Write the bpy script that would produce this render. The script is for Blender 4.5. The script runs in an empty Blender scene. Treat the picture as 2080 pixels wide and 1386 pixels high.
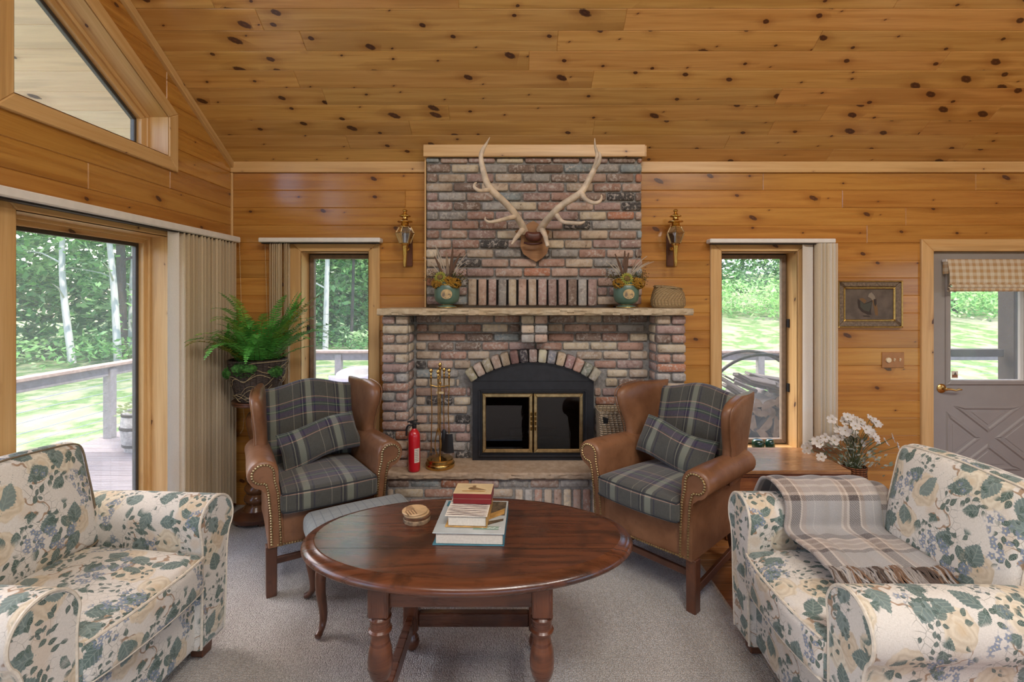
import bpy, bmesh, math, random
from math import sin, cos, pi, radians, sqrt, atan2, floor
from mathutils import Vector, Matrix
R = random.Random(7)
SC = bpy.context.scene
COL = SC.collection

# ------------------------------------------------------------------ mesh builder
def newell(p):
    n = Vector((0, 0, 0))
    for i in range(len(p)):
        a, b = p[i], p[(i+1) % len(p)]
        n.x += (a[1]-b[1])*(a[2]+b[2]); n.y += (a[2]-b[2])*(a[0]+b[0]); n.z += (a[0]-b[0])*(a[1]+b[1])
    return n
def boxuv(pts, n):
    ax, ay, az = abs(n[0]), abs(n[1]), abs(n[2])
    if az >= ax and az >= ay: return [(p[0], p[1]) for p in pts]
    if ax >= ay: return [(p[1], p[2]) for p in pts]
    return [(p[0], p[2]) for p in pts]
class MB:
    def __init__(s): s.v = []; s.f = []; s.uv = []; s.mi = []; s.col = []
    def face(s, idx, uv=None, mi=0, col=(1, 1, 1)):
        s.f.append(tuple(idx))
        if uv is None:
            pts = [s.v[i] for i in idx]; uv = boxuv(pts, newell(pts))
        s.uv.append(uv); s.mi.append(mi); s.col.append(col)
    def poly(s, pts, uv=None, mi=0, col=(1, 1, 1)):
        b = len(s.v); s.v += [tuple(p) for p in pts]
        s.face(range(b, b+len(pts)), uv, mi, col)
    def grid(s, P, UV=None, cu=False, cv=False, mi=0, col=(1, 1, 1), flip=False):
        n, m = len(P), len(P[0]); b = len(s.v)
        for r in P: s.v += [tuple(p) for p in r]
        for i in range(n if cu else n-1):
            for j in range(m if cv else m-1):
                i2, j2 = (i+1) % n, (j+1) % m
                q = [b+i*m+j, b+i2*m+j, b+i2*m+j2, b+i*m+j2]
                u = None
                if UV: u = [UV(i, j), UV(i+1, j), UV(i+1, j+1), UV(i, j+1)]
                if flip: q.reverse(); u = u[::-1] if u else None
                s.face(q, u, mi, col)
    def box(s, c, size, rot=None, ch=0.0, mi=0, col=(1, 1, 1), top=None, uvo=(0, 0), uvswap=False):
        """box centred at c; rot a Matrix; ch chamfer; top=(sx,sy) scale of the top"""
        hx, hy, hz = size[0]/2, size[1]/2, size[2]/2
        ch = min(ch, hx*.9, hy*.9, hz*.9)
        c = Vector(c)
        def P(x, y, z):
            if top:
                t = (z+hz)/(2*hz); x *= 1+(top[0]-1)*t; y *= 1+(top[1]-1)*t
            v = Vector((x, y, z))
            if rot is not None: v = rot @ v
            return tuple(c+v)
        def U(l):
            n = newell(l)
            ax, ay, az = abs(n[0]), abs(n[1]), abs(n[2])
            if az >= ax and az >= ay: o = [(p[0]+uvo[0], p[1]+uvo[1]) for p in l]
            elif ax >= ay: o = [(p[1]+uvo[0], p[2]+uvo[1]) for p in l]
            else: o = [(p[0]+uvo[0], p[2]+uvo[1]) for p in l]
            return [(b, a) for a, b in o] if uvswap else o
        b = len(s.v)
        if ch <= 0:
            L = [(x, y, z) for x in (-hx, hx) for y in (-hy, hy) for z in (-hz, hz)]
            s.v += [P(*p) for p in L]
            for q in ((0, 1, 3, 2), (4, 6, 7, 5), (0, 4, 5, 1), (2, 3, 7, 6), (0, 2, 6, 4), (1, 5, 7, 3)):
                s.face([b+i for i in q], U([L[i] for i in q]), mi, col)
            return
        idx = {}; L = []
        for sx in (-1, 1):
            for sy in (-1, 1):
                for sz in (-1, 1):
                    for a in range(3):
                        p = [sx*(hx-ch), sy*(hy-ch), sz*(hz-ch)]
                        p[a] = (sx*hx, sy*hy, sz*hz)[a]
                        idx[(sx, sy, sz, a)] = len(L); L.append(tuple(p))
        s.v += [P(*p) for p in L]
        def F(q):
            l = [L[i] for i in q]; n = newell(l); cc = Vector((0, 0, 0))
            for p in l: cc += Vector(p)
            if n.dot(cc) < 0: q = q[::-1]; l = l[::-1]
            s.face([b+i for i in q], U(l), mi, col)
        S = (-1, 1)
        for t in S:
            F([idx[(t, a, e, 0)] for a, e in ((-1, -1), (1, -1), (1, 1), (-1, 1))])
            F([idx[(a, t, e, 1)] for a, e in ((-1, -1), (1, -1), (1, 1), (-1, 1))])
            F([idx[(a, e, t, 2)] for a, e in ((-1, -1), (1, -1), (1, 1), (-1, 1))])
        for a in S:
            for e in S:
                F([idx[(a, e, -1, 0)], idx[(a, e, 1, 0)], idx[(a, e, 1, 1)], idx[(a, e, -1, 1)]])
                F([idx[(a, -1, e, 0)], idx[(a, 1, e, 0)], idx[(a, 1, e, 2)], idx[(a, -1, e, 2)]])
                F([idx[(-1, a, e, 1)], idx[(1, a, e, 1)], idx[(1, a, e, 2)], idx[(-1, a, e, 2)]])
                for g in S: F([idx[(a, e, g, 0)], idx[(a, e, g, 1)], idx[(a, e, g, 2)]])
    def tube(s, pts, r, n=8, cap=True, mi=0, col=(1, 1, 1), closed=False, sq=1.0):
        pts = [Vector(p) for p in pts]; m = len(pts)
        rr = r if isinstance(r, (list, tuple)) else [r]*m
        up = None; rings = []; L = 0; Ls = []
        for i, p in enumerate(pts):
            if closed: t = pts[(i+1) % m]-pts[i-1]
            else: t = pts[min(i+1, m-1)]-pts[max(i-1, 0)]
            if t.length < 1e-9: t = Vector((0, 0, 1))
            t.normalize()
            if up is None:
                up = Vector((0, 0, 1)) if abs(t.z) < .9 else Vector((1, 0, 0))
            x = t.cross(up)
            if x.length < 1e-6: x = t.orthogonal()
            x.normalize(); y = x.cross(t); y.normalize(); up = y
            if i: L += (p-pts[i-1]).length
            Ls.append(L)
            rings.append([p+x*(rr[i]*cos(2*pi*k/n))+y*(rr[i]*sq*sin(2*pi*k/n)) for k in range(n)])
        ra = max(rr)
        s.grid(rings, lambda i, j: (Ls[min(i, m-1)], 2*pi*ra*j/n), cu=closed, cv=True, mi=mi, col=col)
        if cap and not closed:
            s.poly(rings[0], mi=mi, col=col); s.poly(rings[-1][::-1], mi=mi, col=col)
    def lathe(s, prof, n=24, c=(0, 0, 0), mi=0, col=(1, 1, 1), rot=None, sx=1, sy=1):
        c = Vector(c); rings = []; L = [0]
        for i, (r, z) in enumerate(prof):
            if i: L.append(L[-1]+math.hypot(r-prof[i-1][0], z-prof[i-1][1]))
            ring = []
            for k in range(n):
                v = Vector((r*sx*cos(2*pi*k/n), r*sy*sin(2*pi*k/n), z))
                if rot is not None: v = rot @ v
                ring.append(c+v)
            rings.append(ring)
        rm = max(p[0] for p in prof)
        s.grid(rings, lambda i, j: (2*pi*rm*j/n, L[min(i, len(L)-1)]), cv=True, mi=mi, col=col, flip=True)
        if prof[0][0] > 1e-4: s.poly(rings[0][::-1], mi=mi, col=col)
        if prof[-1][0] > 1e-4: s.poly(rings[-1], mi=mi, col=col)
    def loft(s, rings, cap=True, mi=0, col=(1, 1, 1)):
        n = len(rings[0]); U = []; V = [0]
        for i, r in enumerate(rings):
            acc = [0]
            for k in range(n): acc.append(acc[-1]+(Vector(r[(k+1) % n])-Vector(r[k])).length)
            U.append(acc)
            if i:
                d = sum((Vector(r[k])-Vector(rings[i-1][k])).length for k in range(0, n, max(1, n//8)))/len(range(0, n, max(1, n//8)))
                V.append(V[-1]+d)
        s.grid(rings, lambda i, j: (U[min(i, len(rings)-1)][j], V[min(i, len(rings)-1)]), cv=True, mi=mi, col=col)
        if cap: s.poly(rings[0][::-1], mi=mi, col=col); s.poly(rings[-1], mi=mi, col=col)
    def prism(s, poly, fn, d0, d1, ch=0, mi=0, col=(1, 1, 1)):
        """poly 2D list; fn(a,b,d)->3D; extruded from d0 to d1 with a chamfer on the d1 side"""
        ins = inset(poly, ch) if ch else poly
        n = len(poly)
        s.poly([fn(a, b, d1) for a, b in ins], uv=[(a, b) for a, b in ins], mi=mi, col=col)
        s.poly([fn(a, b, d0) for a, b in poly][::-1], uv=[(a, b) for a, b in poly][::-1], mi=mi, col=col)
        dm = d1-(ch if d1 > d0 else -ch)
        for i in range(n):
            a, b = poly[i], poly[(i+1) % n]
            L = math.hypot(b[0]-a[0], b[1]-a[1])
            s.poly([fn(*a, d0), fn(*b, d0), fn(*b, dm), fn(*a, dm)], uv=[(0, 0), (L, 0), (L, .05), (0, .05)], mi=mi, col=col)
            if ch:
                a2, b2 = ins[i], ins[(i+1) % n]
                s.poly([fn(*a, dm), fn(*b, dm), fn(*b2, d1), fn(*a2, d1)], uv=[a, b, b2, a2], mi=mi, col=col)
    def build(s, name, mats, parent=None, org=(0, 0, 0), smooth=True, ang=40, weld=False, loc=None, fixn=False):
        me = bpy.data.meshes.new(name)
        o = Vector(org)
        me.from_pydata([(p[0]-o.x, p[1]-o.y, p[2]-o.z) for p in s.v], [], s.f)
        if not isinstance(mats, (list, tuple)): mats = [mats]
        for m in mats: me.materials.append(m)
        me.polygons.foreach_set('material_index', s.mi)
        ul = me.uv_layers.new(name='UVMap')
        flat = []
        for u in s.uv:
            for a in u: flat += [float(a[0]), float(a[1])]
        ul.data.foreach_set('uv', flat)
        ca = me.color_attributes.new('tint', 'FLOAT_COLOR', 'CORNER')
        fc = []
        for f, c in zip(s.f, s.col): fc += [c[0], c[1], c[2], 1.0]*len(f)
        ca.data.foreach_set('color', fc)
        if weld or fixn:
            bm = bmesh.new(); bm.from_mesh(me)
            if weld: bmesh.ops.remove_doubles(bm, verts=bm.verts, dist=2e-5)
            if fixn: bmesh.ops.recalc_face_normals(bm, faces=bm.faces)
            bm.to_mesh(me); bm.free()
        if smooth:
            me.polygons.foreach_set('use_smooth', [True]*len(me.polygons))
            me.set_sharp_from_angle(angle=radians(ang))
        me.update()
        ob = bpy.data.objects.new(name, me); COL.objects.link(ob)
        if parent is not None: ob.parent = parent
        if loc is not None: ob.location = loc
        elif parent is None: ob.location = o
        return ob

def inset(poly, d):
    """inset a CCW or CW convex polygon by d"""
    n = len(poly); A = sum(poly[i][0]*poly[(i+1) % n][1]-poly[(i+1) % n][0]*poly[i][1] for i in range(n))
    sg = 1 if A > 0 else -1
    L = []
    for i in range(n):
        a, b = poly[i], poly[(i+1) % n]
        dx, dy = b[0]-a[0], b[1]-a[1]; l = math.hypot(dx, dy) or 1e-9
        nx, ny = -dy/l*sg, dx/l*sg
        L.append((a[0]+nx*d, a[1]+ny*d, dx/l, dy/l))
    out = []
    for i in range(n):
        x1, y1, dx1, dy1 = L[i-1]; x2, y2, dx2, dy2 = L[i]
        det = dx1*dy2-dy1*dx2
        if abs(det) < 1e-9: out.append((x2, y2)); continue
        t = ((x2-x1)*dy2-(y2-y1)*dx2)/det
        out.append((x1+dx1*t, y1+dy1*t))
    return out
def clip(poly, a, b, c):
    """keep a*x+b*y<=c"""
    out = []
    for i in range(len(poly)):
        p, q = poly[i], poly[(i+1) % len(poly)]
        fp, fq = a*p[0]+b*p[1]-c, a*q[0]+b*q[1]-c
        if fp <= 0: out.append(p)
        if fp*fq < 0:
            t = fp/(fp-fq); out.append((p[0]+(q[0]-p[0])*t, p[1]+(q[1]-p[1])*t))
    return out

def rbox(mb, half, r, n=8, fn=None, c=(0, 0, 0), rot=None, mi=0, col=(1, 1, 1), uvs=1.0):
    """rounded box; fn(p, u)->p deforms in local space (u in [-1,1]^3)"""
    hx, hy, hz = half; c = Vector(c)
    def S(u, v, ax, sg):
        q = [0, 0, 0]; q[ax] = sg; q[(ax+1) % 3] = u; q[(ax+2) % 3] = v
        p = Vector((q[0]*hx, q[1]*hy, q[2]*hz))
        i = Vector((max(-(hx-r), min(hx-r, p.x)), max(-(hy-r), min(hy-r, p.y)), max(-(hz-r), min(hz-r, p.z))))
        d = p-i
        if d.length > 1e-9: p = i+d.normalized()*r
        if fn: p = Vector(fn(p, q))
        if rot is not None: p = rot @ p
        return c+p
    for ax in range(3):
        hu, hv = half[(ax+1) % 3], half[(ax+2) % 3]
        def ticks(h):
            # dense near the rounded edge
            e = r/h if h > 0 else .5
            t = []
            k = max(3, n//3)
            for i in range(k): t.append(-1+e*(i/k)) if e < 1 else None
            m = n
            e = min(e, .95)
            for i in range(m+1): t.append(-(1-e)+2*(1-e)*i/m)
            for i in range(k): t.append(1-e+e*((i+1)/k))
            return sorted(set(round(x, 6) for x in t))
        tu, tv = ticks(hu), ticks(hv)
        for sg in (-1, 1):
            P = [[S(u, v, ax, sg) for v in tv] for u in tu]
            def UV(i, j, tu=tu, tv=tv):
                a, b = tu[i]*hu, tv[j]*hv
                return ((a, b) if ax == 2 else (a, b) if ax == 0 else (b, a)) if uvs == 1 else ((a*uvs, b*uvs))
            mb.grid(P, UV, mi=mi, col=col, flip=(sg < 0))

def pillow(mb, w, h, t, n=16, c=(0, 0, 0), rot=None, fn=None, mi=0, ex=.45):
    """knife-edge pillow in local x (w), z (h), thickness along y"""
    c = Vector(c)
    for sg in (-1, 1):
        P = []
        for i in range(n+1):
            row = []
            for j in range(n+1):
                u, v = -1+2*i/n, -1+2*j/n
                uu, vv = sin(u*pi/2), sin(v*pi/2)
                th = t/2*max(0, (1-abs(uu)**2.2))**ex*max(0, (1-abs(vv)**2.2))**ex
                k = 1-.05*(1-abs(vv)) * abs(uu)**3
                k2 = 1-.07*(1-abs(uu)) * abs(vv)**3
                p = Vector((uu*w/2*k, sg*th, vv*h/2*k2))
                if fn: p = Vector(fn(p, uu, vv, sg))
                if rot is not None: p = rot @ p
                row.append(c+p)
            P.append(row)
        mb.grid(P, lambda i, j: (sin((-1+2*i/n)*pi/2)*w/2, sin((-1+2*j/n)*pi/2)*h/2), mi=mi, flip=(sg > 0))

def thing(name, label, cat, loc=(0, 0, 0), rz=0, group=None):
    o = bpy.data.objects.new(name, None); COL.objects.link(o)
    o.empty_display_size = .1
    o.location = loc; o.rotation_euler = (0, 0, rz)
    o['label'] = label; o['category'] = cat
    if group: o['group'] = group
    return o
def tag(o, label, cat, group=None, kind=None):
    o['label'] = label; o['category'] = cat
    if group: o['group'] = group
    if kind: o['kind'] = kind
    return o
def struct(o, label, cat): return tag(o, label, cat, None, 'structure')
def dup(o, loc=None, rz=None, label=None, group=None, parent=None):
    c = o.copy(); COL.objects.link(c)
    if parent is not None: c.parent = parent
    if loc is not None: c.location = loc
    if rz is not None: c.rotation_euler = (0, 0, rz)
    if label: c['label'] = label
    if group: c['group'] = group
    for ch in list(o.children): dup(ch, parent=c)
    return c
def rotm(ax, a): return Matrix.Rotation(a, 3, ax)

# ------------------------------------------------------------------ node helpers
class S:
    def __init__(s, nt, k): s.nt = nt; s.k = k
    def _m(s, op, b=None, c=None, clamp=False, first=None):
        nd = s.nt.nodes.new('ShaderNodeMath'); nd.operation = op; nd.use_clamp = clamp
        for i, x in enumerate((first if first is not None else s, b, c)):
            if x is None: continue
            if isinstance(x, S): s.nt.links.new(x.k, nd.inputs[i])
            else: nd.inputs[i].default_value = x
        return S(s.nt, nd.outputs[0])
    def __add__(s, o): return s._m('ADD', o)
    __radd__ = __add__
    def __sub__(s, o): return s._m('SUBTRACT', o)
    def __rsub__(s, o): return s._m('SUBTRACT', s, first=o)
    def __mul__(s, o): return s._m('MULTIPLY', o)
    __rmul__ = __mul__
    def __truediv__(s, o): return s._m('DIVIDE', o)
    def __neg__(s): return s._m('MULTIPLY', -1)
    def pow(s, o): return s._m('POWER', o)
    def abs(s): return s._m('ABSOLUTE')
    def sin(s): return s._m('SINE')
    def cos(s): return s._m('COSINE')
    def sqrt(s): return s._m('SQRT')
    def fract(s): return s._m('FRACT')
    def floor(s): return s._m('FLOOR')
    def gt(s, o): return s._m('GREATER_THAN', o)
    def lt(s, o): return s._m('LESS_THAN', o)
    def max(s, o): return s._m('MAXIMUM', o)
    def min(s, o): return s._m('MINIMUM', o)
    def atan2(s, o): return s._m('ARCTAN2', o)
    def clamp(s): return s._m('ADD', 0.0, clamp=True)
    def ss(s, a, b):
        nd = s.nt.nodes.new('ShaderNodeMapRange'); nd.interpolation_type = 'SMOOTHSTEP'
        s.nt.links.new(s.k, nd.inputs['Value'])
        lo, hi = (a, b) if a < b else (b, a)
        nd.inputs['From Min'].default_value = lo; nd.inputs['From Max'].default_value = hi
        nd.inputs['To Min'].default_value = 0 if a < b else 1; nd.inputs['To Max'].default_value = 1 if a < b else 0
        return S(s.nt, nd.outputs[0])
class T:
    """a material under construction"""
    def __init__(s, name):
        m = bpy.data.materials.new(name); m.use_nodes = True
        s.m = m; s.nt = m.node_tree; s.nt.nodes.clear(); s.n = s.nt.nodes; s.l = s.nt.links
        s.out = s.n.new('ShaderNodeOutputMaterial')
    def sock(s, x): return S(s.nt, x)
    def link(s, a, b): s.l.new(a.k if isinstance(a, S) else a, b)
    def setin(s, inp, x):
        if isinstance(x, S): s.l.new(x.k, inp)
        elif isinstance(x, (tuple, list)) and inp.type == 'RGBA': inp.default_value = (x[0], x[1], x[2], 1)
        else: inp.default_value = x
    def uv(s):
        nd = s.n.new('ShaderNodeUVMap'); nd.uv_map = 'UVMap'
        sp = s.n.new('ShaderNodeSeparateXYZ'); s.l.new(nd.outputs[0], sp.inputs[0])
        return S(s.nt, sp.outputs[0]), S(s.nt, sp.outputs[1])
    def obj(s):
        nd = s.n.new('ShaderNodeTexCoord')
        sp = s.n.new('ShaderNodeSeparateXYZ'); s.l.new(nd.outputs['Object'], sp.inputs[0])
        return [S(s.nt, sp.outputs[i]) for i in range(3)]
    def attr(s, name='tint'):
        nd = s.n.new('ShaderNodeAttribute'); nd.attribute_name = name
        return S(s.nt, nd.outputs['Color'])
    def rand(s):
        nd = s.n.new('ShaderNodeObjectInfo'); return S(s.nt, nd.outputs['Random'])
    def sep(s, c):
        sp = s.n.new('ShaderNodeSeparateColor'); s.l.new(c.k, sp.inputs[0])
        return [S(s.nt, sp.outputs[i]) for i in range(3)]
    def vec(s, x, y, z=0.0):
        nd = s.n.new('ShaderNodeCombineXYZ')
        for i, a in enumerate((x, y, z)): s.setin(nd.inputs[i], a)
        return S(s.nt, nd.outputs[0])
    def noise(s, v, scale=1, detail=3, rough=.5, dist=0, dim='3D'):
        nd = s.n.new('ShaderNodeTexNoise'); nd.noise_dimensions = dim
        s.l.new(v.k, nd.inputs['Vector'])
        nd.inputs['Scale'].default_value = scale; nd.inputs['Detail'].default_value = detail
        nd.inputs['Roughness'].default_value = rough; nd.inputs['Distortion'].default_value = dist
        return S(s.nt, nd.outputs['Fac'])
    def voro(s, v, scale=1, rnd=1.0, feat='F1', dim='2D'):
        nd = s.n.new('ShaderNodeTexVoronoi'); nd.voronoi_dimensions = dim; nd.feature = feat
        s.l.new(v.k, nd.inputs['Vector']); nd.inputs['Scale'].default_value = scale
        nd.inputs['Randomness'].default_value = rnd
        if feat == 'DISTANCE_TO_EDGE': return S(s.nt, nd.outputs['Distance'])
        sp = s.n.new('ShaderNodeSeparateXYZ'); s.l.new(nd.outputs['Position'], sp.inputs[0])
        return S(s.nt, nd.outputs['Distance']), s.sep(S(s.nt, nd.outputs['Color'])), (S(s.nt, sp.outputs[0]), S(s.nt, sp.outputs[1]))
    def mix(s, f, a, b, mode='MIX'):
        nd = s.n.new('ShaderNodeMix'); nd.data_type = 'RGBA'; nd.blend_type = mode
        s.setin(nd.inputs[0], f); s.setin(nd.inputs[6], a); s.setin(nd.inputs[7], b)
        return S(s.nt, nd.outputs[2])
    def ramp(s, f, stops, const=False):
        nd = s.n.new('ShaderNodeValToRGB'); e = nd.color_ramp.elements
        if const: nd.color_ramp.interpolation = 'CONSTANT'
        while len(e) < len(stops): e.new(.5)
        for el, (p, c) in zip(e, stops): el.position = p; el.color = (c[0], c[1], c[2], 1)
        s.l.new(f.k, nd.inputs[0]); return S(s.nt, nd.outputs[0])
    def bump(s, h, strength=.5, dist=.01):
        nd = s.n.new('ShaderNodeBump'); s.l.new(h.k, nd.inputs['Height'])
        nd.inputs['Strength'].default_value = strength; nd.inputs['Distance'].default_value = dist
        return S(s.nt, nd.outputs[0])
    def princ(s, color, rough=.5, bump=None, metal=0, spec=None, coat=None, sheen=None, trans=None, emit=None):
        p = s.n.new('ShaderNodeBsdfPrincipled')
        s.setin(p.inputs['Base Color'], color); s.setin(p.inputs['Roughness'], rough)
        s.setin(p.inputs['Metallic'], metal)
        if spec is not None: s.setin(p.inputs['Specular IOR Level'], spec)
        if coat is not None: p.inputs['Coat Weight'].default_value = coat; p.inputs['Coat Roughness'].default_value = .15
        if sheen is not None: p.inputs['Sheen Weight'].default_value = sheen
        if bump is not None: s.l.new(bump.k, p.inputs['Normal'])
        sh = p.outputs[0]
        if trans:
            t = s.n.new('ShaderNodeBsdfTranslucent'); s.setin(t.inputs[0], color)
            mx = s.n.new('ShaderNodeMixShader'); mx.inputs[0].default_value = trans
            s.l.new(sh, mx.inputs[1]); s.l.new(t.outputs[0], mx.inputs[2]); sh = mx.outputs[0]
        s.l.new(sh, s.out.inputs[0]); return s.m

# ------------------------------------------------------------------ materials
def pine(name, light, dark, rough=.38, knots=.5, kx=2.1, ky=6.5, kr=.013, coat=.0, tints=1.0, satin=.0):
    t = T(name); u, v = t.uv(); tint = t.sep(t.attr())
    # cathedral grain wobble
    wob = t.noise(t.vec(u*1.1, v*5), 1, 2)*.05
    vv = v+wob
    g1 = t.noise(t.vec(u*.9, vv*26), 1, 3, .6)
    g2 = t.noise(t.vec(u*5, vv*190), 1, 2, .5)
    d, c, p = t.voro(t.vec(u*kx, v*ky), 1, .95)
    dx = (u-p[0]/kx)/1.35; dy = v-p[1]/ky
    # knots lean a little
    dx2 = dx+dy*(c[0]-.5)*1.4
    wn = t.noise(t.vec(u*60, v*60), 1, 1)*.5+.75
    r = c[0].pow(2.2)*kr*1.5+kr*.32
    e = (dx2*dx2+dy*dy).sqrt()/r*wn
    ex = c[1].gt(1-knots)
    km = e.ss(1.15, .8)*ex
    halo = e.ss(4.2, .8)*ex
    # streaks running off a knot along the grain
    stk = ((dy/(r*1.1)).abs().ss(1.0, .0))*(dx.abs().ss(.16, .0))*ex*.45
    gg = g1.ss(.3, .75)
    base = t.mix(gg, light, dark)
    base = t.mix(g2.ss(.45, .8)*.22, base, tuple(x*.55 for x in dark))
    broad = t.noise(t.vec(u*.55, v*8), 1, 3).ss(.54, .62)
    base = t.mix(broad*.5, base, tuple(x*.74 for x in dark))
    base = t.mix((halo*.34+stk*.8).clamp(), base, tuple(x*a for x, a in zip(dark, (.55, .42, .32))))
    kc = t.ramp(e, [(0, (.15, .055, .022)), (.45, (.055, .02, .01)), (.7, (.10, .035, .014)), (1, (.03, .011, .006))])
    col = t.mix(km, base, kc)
    col = t.mix(1.0, col, t.attr(), 'MULTIPLY')
    h = g2*.3+km*.3
    return t.princ(col, (g1*.1+rough-.05), t.bump(h, .12, .002), coat=coat, spec=.5)

def fabric_plaid(name, pu=.235, pv=.26):
    t = T(name); u, v = t.uv()
    weave = t.noise(t.vec(u*420, v*420), 1, 1)
    slub = t.noise(t.vec(u*30, v*600), 1, 2)*.5+t.noise(t.vec(u*600, v*30), 1, 2)*.5
    A = t.ramp((u/pu).fract(), [(0, (.060, .060, .052)), (.18, (.006, .007, .02)), (.225, (.24, .24, .17)), (.25, (.006, .007, .02)), (.31, (.060, .060, .052)),
        (.34, (.25, .27, .205)), (.50, (.062, .062, .055)), (.56, (.012, .014, .04)), (.60, (.060, .060, .052)), (.965, (.22, .21, .16)), (.985, (.060, .060, .052))], True)
    B = t.ramp((v/pv).fract(), [(0, (.060, .060, .052)), (.165, (.46, .27, .20)), (.185, (.055, .055, .05)), (.22, (.055, .035, .085)), (.36, (.02, .055, .04)), (.40, (.20, .23, .17)), (.42, (.02, .055, .04)), (.46, (.055, .035, .085)),
        (.56, (.07, .09, .07)), (.60, (.46, .27, .20)), (.62, (.060, .060, .052))], True)
    w = t.noise(t.vec(u*260, v*260), 1, 0).ss(.47, .53)
    twill = ((u+v)*900).sin().ss(-.2, .2)
    col = t.mix(twill*.5+.25, A, B)
    col = t.mix(slub.ss(.4, .75)*.22, col, (.20, .20, .18))
    return t.princ(col, .92, t.bump(weave, .35, .002), sheen=.25, spec=.2)

def floral(name):
    t = T(name); u, v = t.uv(); u = u*1.18; v = v*1.18
    warp = t.noise(t.vec(u*9, v*9), 1, 2); warp2 = t.noise(t.vec(u*9+31, v*9+7), 1, 2)
    U = u+(warp-.5)*.03; V = v+(warp2-.5)*.03
    lin = t.noise(t.vec(u*500, v*90), 1, 1)*.5+t.noise(t.vec(u*90, v*500), 1, 1)*.5
    base = t.mix(lin.ss(.3, .7), (.55, .515, .455), (.67, .635, .575))
    lo = t.noise(t.vec(u*6.5+3, v*6.5), 1, 1)
    lo2 = t.noise(t.vec(u*5.5+17, v*5.5+9), 1, 1)
    fine = t.noise(t.vec(u*130, v*130), 1, 2)
    def cell(sc, off, rnd=.9):
        d, c, p = t.voro(t.vec(U*sc+off, V*sc+off*1.7), 1, rnd)
        x = U*sc+off-p[0]; y = V*sc+off*1.7-p[1]
        a = c[2]*6.283
        ca, sa = a.cos(), a.sin()
        return c, x*ca+y*sa, y*ca-x*sa, d
    # faint grey twigs
    e = t.voro(t.vec(U*34, V*34), 1, 1, 'DISTANCE_TO_EDGE')
    col = t.mix(e.ss(.055, .015)*lo.ss(.47, .56)*.75, base, (.25, .25, .21))
    # tan washes
    col = t.mix(lo2.ss(.56, .66)*.35, col, (.52, .36, .20))
    # brown stems
    st = (t.noise(t.vec(u*4.2+5, v*4.2+2), 1, 3)-.5).abs()
    col = t.mix(st.ss(.013, .005)*t.noise(t.vec(u*5+8, v*5), 1, 0).ss(.48, .53)*.85, col, (.27, .155, .075))
    # roses
    c, x, y, d = cell(5.4, 3.3)
    rr = (x*x+y*y).sqrt()+(t.noise(t.vec(u*26, v*26), 1, 2)-.5)*.22
    rm = rr.ss(.40, .36)*c[0].gt(.40)
    pet = ((rr*44+(y.atan2(x)*3).sin()*1.6+c[1]*9).sin()*.5+.5)*rr.ss(.0, .2)
    rc = t.mix(c[1], (.60, .50, .36), (.66, .61, .48))
    rc = t.mix(pet*.42, rc, (.36, .27, .17))
    rc = t.mix(rr.ss(.17, .0)*.5, rc, (.45, .30, .14))
    col = t.mix(rm*.9, col, rc)
    # large veined leaves in clusters
    def leaf(sc, off, thr, L, W, ca, cb, mask=None, op=.95):
        nonlocal col
        c, x, y, d = cell(sc, off)
        q = x/L
        w = (1-q*q).max(0)*W*(1-q*.35)
        ser = (x*70).sin()*.018
        m = (w+ser-y.abs()).ss(-.01, .02)*c[0].gt(thr)
        vein = ((x-y.abs()*.8)*38).sin().ss(.45, .95)*.55
        vein = vein.max(y.abs().ss(.02, .006)*.8)
        lc = t.mix(c[1], ca, cb)
        lc = t.mix(vein, lc, (.24, .31, .27))
        lc = t.mix(fine.ss(.45, .7)*.4, lc, (.10, .13, .11))
        if mask is not None: m = m*mask
        col = t.mix(m*op, col, lc)
    leaf(8.2, 11.1, .50, .46, .30, (.075, .125, .115), (.16, .22, .21))
    leaf(12.5, 23.7, .55, .45, .27, (.05, .095, .08), (.12, .17, .155), lo2.ss(.44, .50))
    leaf(24, 5.9, .42, .44, .24, (.025, .055, .045), (.07, .11, .09), lo2.ss(.48, .53))
    leaf(34, 41.9, .35, .43, .24, (.03, .055, .05), (.08, .11, .10), lo.ss(.53, .57))
    # blue blossoms
    c, x, y, d = cell(30, 7.7)
    fr = (x*x+y*y).sqrt()*(1+((y.atan2(x)*5).sin())*.22)
    bm = fr.ss(.42, .34)*c[0].gt(.25)*t.noise(t.vec(u*5+41, v*5+3), 1, 0).ss(.61, .65)
    bc = t.mix(fr.ss(.12, .08), (.19, .235, .31), (.55, .48, .28))
    col = t.mix(bm*.9, col, bc)
    col = t.mix(fine.ss(.5, .75)*.10, col, (.75, .70, .6))
    return t.princ(col, .85, t.bump(lin, .25, .0015), sheen=.15, spec=.25)

def simple(name, col, rough=.5, metal=0, bump=None, var=.0, vscale=30, spec=None, coat=None, sheen=None, trans=None):
    """one colour with a noise mottling of the thing itself"""
    t = T(name); o = t.obj()
    n = t.noise(t.vec(o[0], o[1], o[2]), vscale, 3)
    c = t.mix(n.ss(.3, .7), tuple(x*(1-var) for x in col), tuple(min(1, x*(1+var)) for x in col))
    b = t.bump(n, bump, .004) if bump else None
    return t.princ(c, rough, b, metal, spec, coat, sheen, trans)

def tinted(name, rough=.6, bump=.0, vscale=60, var=.15, trans=None, spec=None, metal=0):
    t = T(name); o = t.obj()
    n = t.noise(t.vec(o[0], o[1], o[2]), vscale, 3)
    c = t.mix(n.ss(.3, .7)*var, t.attr(), (.02, .02, .015))
    return t.princ(c, rough, t.bump(n, bump, .004) if bump else None, metal, spec, trans=trans)

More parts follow.
